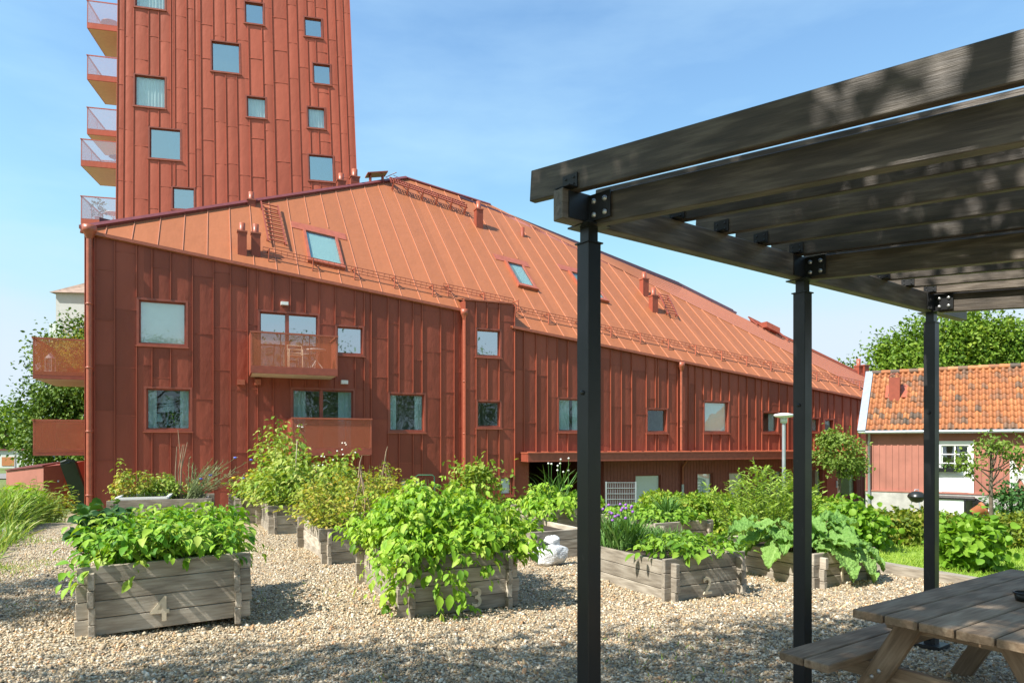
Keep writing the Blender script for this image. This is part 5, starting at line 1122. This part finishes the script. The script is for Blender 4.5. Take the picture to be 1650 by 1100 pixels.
# left bank: tall grass, bed edging, planter
blades('rough_grass', 26000, (-13.6, -9.0), (12.8, 17.0), .3, .78, 'rough_grass', lambda x, y: (x < sx(y)-.25-.3*RNG.random(len(x))) & (x < -.64*y) & (x > -.85*y), wide=1.0, lean=.42)
blades('rough_grass', 22000, (-14, -5), (6.5, 17.5), .15, .4, 'rough_grass', lambda x, y: (x < sx(y)-.05) , wide=2, lean=.4)
m = MB(); e0, e1 = CAM+ray(-25, 880)*(CAMZ*F/166), CAM+ray(54, 838)*(CAMZ*F/124)
for k in range(4):
    a = e0.lerp(e1, k/4); b = e0.lerp(e1, (k+.95)/4); a.z = gz(a.x, a.y)+.03; b.z = gz(b.x, b.y)+.03; m.bar(a, b, .3, .13)
tag(m.build('bed_kerb', M['stone'], None, loc=e0), 'row of flat grey stone kerbs edging the grass bank', 'kerb')
q = CAM+ray(6, 849)*(CAMZ*F/135); t = thing('planter_box', 'weathered planter box cut off by the left edge of the photo', 'planter', q, 'raised timber planter boxes'); m = MB()
for k in range(2): m.bar(q+V((-1.2, 0, .1+.15*k)), q+V((.12, .05, .1+.15*k)), .05, .143); m.bar(q+V((0.08, .0, .07+.15*k)), q+V((-.35, 1.4, .07+.15*k)), .05, .143)
m.build('front_panel', M['grey_wood'], t); m = MB(); m.add([q+V((-1.2,.02,.3)), q+V((.05,.03,.3)), q+V((-.35,1.35,.3)), q+V((-1.5,1.3,.3))], [(0,1,2,3)]); m.build('soil', M['soil'], t)
plant('leafy_plant', 'green leafy plant in the planter at the left edge', 'plant', (M['potato'], M['stem']), q+V((-.3, .5, .3)), cloud([(q.x-.1, q.y+.5, .48, .4, .5, .22)], 220, .12, 'ovate', .25, clumps=18))
for i, (px, Y, h) in enumerate(((30, 15.2, .95), (66, 15.8, .85), (84, 15.6, .7))):
    c = at(px, 800, Y); z = gz(c.x, c.y); parts = []
    rt = [(c.x+random.gauss(0, .25), c.y+random.gauss(0, .25), z) for _ in range(22)]; tp = [(p[0]+random.gauss(0, .18), p[1]+random.gauss(0, .18), z+h*random.uniform(.6, 1.1)) for p in rt]
    sp, f = stems(rt, tp, .006); r0, r1 = np.repeat(np.array(rt), 14, 0), np.repeat(np.array(tp), 14, 0); T = RNG.uniform(.15, 1, (len(r0), 1)); q_ = (1-T)*r0+T*r1
    plant('tall_weed', ['feathery tall weed at the left of the grass bank', 'leafy tall weed in the middle of the grass bank', 'yellowish tall weed at the right end of the grass bank'][i], 'weed', (M[['potato', 'willow', 'yellowbush'][i]], M['stem']), c, [place('lance', q_, rdir(len(q_), -.1, .6), UPV+RNG.normal(0, .4, (len(q_), 3)), .15*RNG.uniform(.6, 1.3, len(q_)))], [sp])
# red shed, bin, street lamps, pale house
sa, sb, sc_ = at(40, 815, 24.0), at(70, 817, 25.0), at(103, 817, 25.5); t = thing('bin_shed', 'low red painted shed with a sloping top by the grass bank', 'shed', sb); zg = -.75
tl, tm, trr = at(22, 759, 25.5).z, at(70, 752, 25.0).z, at(103, 748, 25.5).z; A_, B_, C_ = V((at(10, 800, 26).x, 26, 0)), V((sb.x, sb.y, 0)), V((sc_.x, sc_.y, 0)); m = MB(); bk = V((-.2, 1.6, 0))
z = lambda p, h: V((p.x, p.y, h)); m.hexa([z(A_, zg), z(B_, zg), z(B_+bk, zg), z(A_+bk, zg), z(A_, tl), z(B_, tm), z(B_+bk, tm+.1), z(A_+bk, tl+.1)]); m.build('wall', M['hwall'], t)
m = MB(); m.hexa([z(B_, zg), z(C_, zg), z(C_+bk, zg), z(B_+bk, zg), z(B_, tm+.02), z(C_, trr), z(C_+bk, trr+.1), z(B_+bk, tm+.12)]); o = m.build('door', M['shed'], t); m = MB(); q = B_.lerp(C_, .75); m.box((q.x, q.y-.02, .25), .06, .05, .06); m.build('handle', M['galv'], o)
m = MB(); m.hexa([z(A_+V((0,-.06,0)), tl+.005), z(B_+V((0,-.06,0)), tm+.025), z(B_+bk, tm+.13), z(A_+bk, tl+.11), z(A_+V((0,-.06,0)), tl+.05), z(B_+V((0,-.06,0)), tm+.07), z(B_+bk, tm+.18), z(A_+bk, tl+.16)]); m.build('lid', M['maroon'], t)
q = at(122, 790, 26); t = thing('leaning_board', 'dark green narrow board leaning against the end wall', 'board', (q.x, q.y, -.7)); m = MB(); a, b = at(110, 745, 25.0), at(134, 812, 25.6)
d = (b-a).normalized(); m.bar(a, b, .55, .12, (0, -1, .2)); m.tube([a+V((-.26,0,0)), a-d*.09, a+V((.26,0,.02))], .055, 6); m.build('board', M['bin'], t)
def street_lamp(px, pt, pb, Y, arm, label):
    p = at(px, pb, Y); tp = at(px, pt, Y); t = thing('street_lamp', label, 'lamp post', p); m = MB(); m.tube([V((p.x, p.y, p.z-.6)), tp-V((0,0,.25)), tp+V((.1,0,-.03)), tp+V((arm,0,0))], [.07, .05, .045, .04], 8); m.build('pole', M['galv'], t)
    m = MB(); m.lathe(tp+V((arm, 0, 0)), [(0, -.14), (.10, -.1), (.12, .25), (.06, .5), (0, .52)], 10, (1, 0, .05)); m.build('lamp_head', M['galv'], t)
street_lamp(25, 645, 752, 46, .28, 'slender grey street lamp at the left edge before the trees')
p = at(37, 752, 46); t = thing('street_post', 'short grey post right of the left street lamp', 'post', p); m = MB(); m.tube([p-V((0,0,.4)), p+V((0,0,1.0))], .05, 6); m.lathe(p+V((0,0,1.0)), [(.05,0),(.06,.05),(0,.08)], 8); m.build('pole', M['galv'], t)
p = at(18, 745, 62); t = thing('low_building', 'low pale building with a reddish base far off behind the street lamp', 'building', p); m = MB(); m.box((p.x, p.y+2, p.z+.3), 3.4, 3, 1.6); m.build('wall', M['plaster'], t); m = MB(); m.box((p.x, p.y+2, p.z+1.16), 3.8, 3.4, .12); m.build('roof', M['maroon'], t)
m = MB(); m.box((p.x-.6, p.y+.48, p.z+.1), 1.2, .04, .8); m.build('door', M['tile'], t)
Yh = 46; a, b = at(90, 700, Yh), at(150, 700, Yh); zt0, ze = at(132, 457, Yh).z, at(90, 472, Yh).z; t = thing('plaster_house', 'pale grey plaster house with a tiled hip roof behind the end balconies', 'house', (a.x, Yh, -1)); m = MB()
m.hexa([V((x, y, zz)) for zz in (-1, ze) for x, y in ((a.x, Yh), (a.x+9, Yh+1), (a.x+8.5, Yh+9), (a.x-.4, Yh+8))]); m.build('wall', M['plaster'], t)
m = MB(); r0 = [V((a.x-.25, Yh-.3, ze)), V((a.x+9.3, Yh+.7, ze)), V((a.x+8.8, Yh+9.3, ze)), V((a.x-.7, Yh+8.3, ze))]; tp0, tp1 = V((a.x+3.3, Yh+4, ze+2.6)), V((a.x+5.5, Yh+5, ze+2.6)); m.add(r0+[tp0, tp1], [(0,1,5,4),(1,2,5),(2,3,4,5),(3,0,4),(3,2,1,0)]); m.build('roof', mat_plain('grey_brown_tile', (.30, .22, .17), .85, var=.3, scale=3), t)
c0, c1 = at(70, 546, Yh-1), at(92, 520, Yh-1); m = MB(); m.box(((c0.x+c1.x)/2, Yh+.6, c0.z+.1), c1.x-c0.x, 2, .2); o = m.build('balcony', M['plaster'], t); m = MB(); m.box(((c0.x+c1.x)/2, Yh-.4, (c0.z+c1.z)/2+.1), c1.x-c0.x, .05, c1.z-c0.z-.1); m.build('railing', M['glass_milk'], o)
# lamp post in the yard, mesh fence
p = at(1263, 670, 19); t = thing('yard_lamp', 'white post lamp with a flat disc top before the red building', 'lamp post', (p.x, p.y, -1.1)); m = MB(); m.tube([V((p.x, p.y, -1.3)), V((p.x, p.y, p.z-.1))], .05, 10); m.build('pole', M['galv'], t)
m = MB(); m.lathe((p.x, p.y, p.z), [(.05, -.12), (.06, -.06), (.24, -.02), (.27, .02), (.25, .05), (.1, .08), (0, .085)], 24); m.build('lamp_head', M['white'], t); m = MB(); m.lathe((p.x, p.y, p.z), [(.055, -.2), (.09, -.19), (.10, -.065), (.055, -.06)], 16); m.build('lamp_shade', M['glass_milk'], t)
Yf = 24.5; a, b = at(978, 840, Yf), at(1023, 840, Yf); z0, z1 = -1.35, at(978, 777, Yf).z; t = thing('mesh_fence', 'grey wire mesh fence panel beside the milky ground floor window', 'fence', (a.x, Yf, z0)); m = MB()
for k in range(17): x = a.x+(b.x-a.x)*k/16; m.bar((x, Yf, z0), (x, Yf, z1), .012, .012, (0,1,0))
for k in range(9): zz = z0+(z1-z0)*k/8; m.bar((a.x, Yf-.015, zz), (b.x, Yf-.015, zz), .02, .02)
m.build('wire_panel', M['galv'], t); m = MB(); [m.bar((x, Yf, z0-.1), (x, Yf, z1+.03), .05, .05, (0,1,0)) for x in (a.x-.03, b.x+.03)]; m.build('post', M['galv'], t)
m = MB(); a, b = V((5.42, 7.6, .03)), V((4.35, 9.75, .03))
m.bar(a, b, .16, .16); tag(m.build('timber_kerb', M['grey_wood'], None, loc=(5.4, 7.6, 0)), 'grey timber edging between the gravel and the lawn', 'kerb')

# ================================================================== PERGOLA
AD = V((.8094, .5873, 0)); PO = V((.462, 3.447, 0)); BD = V((.705, -.709, -.074)); BH = V((.705, -.709, 0)).normalized(); ZB = 2.72; hA = .147
pp = lambda s, b=0, z=0: PO+AD*s+BH*b+V((0, 0, z)); ps = (-.099, 1.796, 3.69)
# beam line sits 45 mm to the right of the pixel-measured edge
per = thing('pergola', 'dark stained timber pergola on black steel posts', 'pergola', pp(1.8, 1.2)); 
off = .0
def beam(name, a, b, w, h, mat='pergola'):
    m = MB(); m.bar(a, b, w, h); return m.build(name, M[mat], per, bevel=.004)
bm = beam('long_beam', pp(-.30, off, ZB+hA/2), pp(4.3, off, ZB+hA/2), .07, hA)
LB = 4.6
for i, s in enumerate(ps):
    for b in (0, 3.6):
        zt__ = ZB-.0737*b
        m = MB(); q = pp(s, b+off); m.bar(q+V((0,0,-.05)), q+V((0,0,zt__-.075)), .085, .085, AD); post = m.build('post', M['black'], per, bevel=.003)
        m = MB(); m.bar(q+V((0,0,zt__-.085)), q+V((0,0,zt__+.002)), .062, .062, AD); m.bar(q+V((0,0,zt__-.004)), q+V((0,0,zt__+.004)), .15, .15, AD); m.bar(q+V((0,0,zt__-.085)), q+V((0,0,zt__-.078)), .10, .10, AD); m.build('post_cap', M['black'], post)
        m = MB(); m.bar(q+V((0,0,-.02)), q+V((0,0,.012)), .2, .2, AD); m.build('base_plate', M['black'], post)
        for zz in (1.4, .12): m = MB(); m.lathe(q-BH*.0425+V((0,0,zz*zt__/2.72)), [(.012, 0), (.012, .006), (0, .007)], 10, -BH); m.build('bolt', M['black'], post)
        for zz in (1.9, .05): m = MB(); m.lathe(q-AD*.0425+V((0,0,zz)), [(.012, 0), (.012, .006), (0, .007)], 10, -AD); m.build('bolt', M['black'], post)
    beam('cross_beam', pp(s, .0, ZB+hA/2)+V((0, 0, 0)), pp(s, LB, ZB+hA/2-.0737*LB), .06, hA)
    # corner bracket plates with bolts
    m = MB(); q = pp(s-.034, off+.04, ZB)
    pl_ = lambda a, b, z: pp(s+a, off+b, ZB+z)
    m.hexa([pl_(-.045,.035,.01), pl_(-.045,.17,.01), pl_(-.040,.17,.01), pl_(-.040,.035,.01), pl_(-.045,.035,hA-.01), pl_(-.045,.17,hA-.01), pl_(-.040,.17,hA-.01), pl_(-.040,.035,hA-.01)])
    m.hexa([pl_(-.17,.036,.01), pl_(-.045,.036,.01), pl_(-.045,.042,.01), pl_(-.17,.042,.01), pl_(-.17,.036,hA-.01), pl_(-.045,.036,hA-.01), pl_(-.045,.042,hA-.01), pl_(-.17,.042,hA-.01)])
    br = m.build('corner_bracket', M['black'], per)
    for bb in (.075, .14):
        for zz in (.04, .105): m = MB(); m.lathe(pl_(-.045, bb, zz-.004), [(.014, 0), (.013, .008), (.007, .012), (0, .012)], 8, -AD); m.build('bolt', M['bolt'], br)
for k in range(12):
    s = -.22+.385*k+(.05 if k == 1 else 0); ovh = (.25, .24)[k] if k < 2 else .15; sh_ = .155 if k == 0 else .147
    m = MB(); m.bar(pp(s, -ovh, ZB+hA+.0745+.0737*ovh), pp(s, LB, ZB+hA+.0745-.0737*LB), .045, sh_); m.build('slat', M['pergola'], per, bevel=.004)
    m = MB(); q = lambda a, b, z: pp(s+a, off+b, ZB+hA+z)
    m.hexa([q(-.03,-.02,.004), q(-.03,.07,.004), q(-.024,.07,.004), q(-.024,-.02,.004), q(-.03,-.02,.075), q(-.03,.07,.075), q(-.024,.07,.075), q(-.024,-.02,.075)])
    m.hexa([q(-.08,-.02,.003), q(-.03,-.02,.003), q(-.03,.07,.003), q(-.08,.07,.003), q(-.08,-.02,.008), q(-.03,-.02,.008), q(-.03,.07,.008), q(-.08,.07,.008)])
    for bb in (.0, .05):
        for zz in (.025, .055): m.lathe(q(-.03, bb, zz), [(.006, 0), (.006, .003), (0, .004)], 6, -AD)
    m.build('angle_bracket', M['black'], per)

# ================================================================== PICNIC TABLE
TA = V((.824, .566, 0)); TBk = V((-.566, .824, 0)); C0 = V((1.852, 3.715, 0)); pt_ = lambda a, b, z: C0+TA*a-TBk*b+V((0, 0, z))
pic = thing('picnic_table', 'brown plank picnic table with attached benches under the pergola', 'picnic table', pt_(1, .43, 0)); TL_ = 2.1
m = MB()
for k in range(5): m.bar(pt_(-.0, .08+.17*k, .727), pt_(TL_, .08+.17*k, .727), .16, .046)
m.build('tabletop', M['table_wood'], pic, bevel=.005)
for b0 in (-.36, .85+.36-.305):
    m = MB()
    for k in range(2): m.bar(pt_(-.13, b0+.072+.155*k, .427), pt_(TL_+.13, b0+.072+.155*k, .427), .146, .046)
    m.build('bench', M['table_wood'], pic, bevel=.005)
for a in (.30, TL_-.30):
    m = MB(); m.bar(pt_(a, .04, .66), pt_(a, .81, .66), .045, .09); m.build('top_brace', M['table_wood'], pic, bevel=.004)
    m = MB(); m.bar(pt_(a, -.33, .355), pt_(a, 1.18, .355), .045, .095); m.build('cross_bar', M['table_wood'], pic, bevel=.004)
    for s in (1, -1):
        c = .425; m = MB(); m.bar(pt_(a-.047, c-s*.22, .70), pt_(a-.047, c-s*.62, -.01), .045, .12, TA.cross(V((0,0,1)))*s); lg = m.build('leg', M['table_wood'], pic, bevel=.004)
        for b_, z_ in ((c-s*.235, .67), (c-s*.40, .375), (c-s*.44, .335)): m = MB(); m.lathe(pt_(a-.070, b_, z_), [(.013, 0), (.012, .006), (.006, .009), (0, .009)], 8, -TA); m.build('bolt', M['bolt'], lg)
q = pt_(.99, .46, .752); t = thing('ashtray', 'small black bowl on the picnic table at the right edge', 'bowl', q); m = MB(); m.lathe(q, [(0, .002), (.045, .002), (.055, .045), (.05, .045), (.04, .01), (0, .01)], 18); m.build('bowl', M['bag_dark'], t); m = MB(); m.lathe(q, [(.05, .04), (.058, .042), (.058, .05), (.05, .05)], 18); m.build('rim', M['black'], t)

# ================================================================== SHADE TREES beside and behind the viewer
gx = 'trees behind the viewer'
tree('maple_tree', 'broad leafy tree left of and behind the viewer shading the gravel', (-5.5, -1.2, 0), 6.5, .2, [(-6.4, 1.0, 6.4, 2.2, 1.5, 1.1), (-3.4, 1.5, 6.6, 2.2, 1.3, 1.1), (-.6, 1.9, 6.9, 1.7, 1.2, .9), (-1.4, 2.5, 6.6, 1.4, .9, .7), (1.0, .8, 7.0, 1.6, 1.1, .8), (-9.6, 4.3, 5.9, 1.4, 1.1, .8), (-4.2, .2, 7.2, 2.2, 1.5, 1.0)], 34000, .11, 'tree', gx, clumps=110, kind='ovate', clump=.17)
for (x, y, h) in ((-16, -20, 9), (0, -28, 11), (12, -28, 13), (22, -27, 15), (31, -30, 13), (43, -28, 14.5), (54, -30, 16), (66, -28, 14)):
    tree('maple_tree', 'leafy tree standing well behind the viewer', (x, y, 0), h*.7, .25, [(x, y, h*.62, h*.42, h*.35, h*.36), (x+h*.25, y, h*.4, h*.3, h*.3, h*.28), (x-h*.25, y, h*.42, h*.3, h*.3, h*.28)], 6000, .3, 'tree', gx, clumps=70, clump=.16)

# ================================================================== LIGHT, SKY, CAMERA
AL, EL = R(10), R(49); sh = FA.f*-math.cos(AL)+FA.n*math.sin(AL); sdir = V((sh.x*math.cos(EL), sh.y*math.cos(EL), math.sin(EL)))
sun = bpy.data.lights.new('sun', 'SUN'); sun.energy = 4.3; sun.angle = R(.53); sun.color = (1, .95, .86)
so = bpy.data.objects.new('sun', sun); COL.objects.link(so); so.rotation_euler = (-sdir).to_track_quat('-Z', 'Y').to_euler()
w = bpy.data.worlds.new('World'); scn.world = w; w.use_nodes = True; nt = w.node_tree; bg = nt.nodes['Background']
sky = nt.nodes.new('ShaderNodeTexSky'); sky.sky_type = 'NISHITA'; sky.sun_disc = False; sky.sun_elevation = EL; sky.sun_rotation = math.atan2(sdir.x, sdir.y); sky.dust_density = .5; sky.ozone_density = 1.5; sky.air_density = 1.0
tc = nt.nodes.new('ShaderNodeTexCoord'); mp = nt.nodes.new('ShaderNodeMapping'); mp.inputs['Scale'].default_value = (1.2, 1.2, 4.5); nz = nt.nodes.new('ShaderNodeTexNoise'); nz.inputs['Scale'].default_value = 1.6; nz.inputs['Detail'].default_value = 7; nz.inputs['Roughness'].default_value = .55
rp = nt.nodes.new('ShaderNodeMapRange'); rp.inputs[1].default_value = .46; rp.inputs[2].default_value = .9; rp.inputs[3].default_value = 0; rp.inputs[4].default_value = .13
mx = nt.nodes.new('ShaderNodeMix'); mx.data_type = 'RGBA'; mx.inputs[7].default_value = (9.0, 9.6, 10.2, 1)
L_ = nt.links.new; L_(tc.outputs['Generated'], mp.inputs[0]); L_(mp.outputs[0], nz.inputs['Vector']); L_(nz.outputs['Fac'], rp.inputs[0]); L_(rp.outputs[0], mx.inputs[0]); L_(sky.outputs[0], mx.inputs[6])
sp_ = nt.nodes.new('ShaderNodeSeparateColor'); cb_ = nt.nodes.new('ShaderNodeCombineColor'); L_(mx.outputs[2], sp_.inputs[0])
for i_, (k_, l_) in enumerate(((1.01, 3.2), (1.20, 3.75), (1.19, 4.3))):
    a_ = nt.nodes.new('ShaderNodeMath'); a_.operation = 'MULTIPLY'; a_.inputs[1].default_value = k_; L_(sp_.outputs[i_], a_.inputs[0])
    b_ = nt.nodes.new('ShaderNodeMath'); b_.operation = 'SMOOTH_MIN'; b_.inputs[1].default_value = l_; b_.inputs[2].default_value = 1.2; L_(a_.outputs[0], b_.inputs[0]); L_(b_.outputs[0], cb_.inputs[i_])
L_(cb_.outputs[0], bg.inputs[0])
bg.inputs[1].default_value = .118
cam = bpy.data.cameras.new('camera'); co = bpy.data.objects.new('camera', cam); COL.objects.link(co); co.location = CAM; co.rotation_euler = (R(90), 0, 0)
cam.sensor_width = 36; cam.lens = 24; cam.shift_y = (HY-550)/1650; cam.clip_end = 4000; cam.clip_start = .05; scn.camera = co
scn.view_settings.view_transform = 'Standard'; scn.view_settings.look = 'None'; scn.view_settings.exposure = 1.02; scn.view_settings.gamma = 1
scn.cycles.max_bounces = 8; scn.cycles.transparent_max_bounces = 24; scn.cycles.use_denoising = True
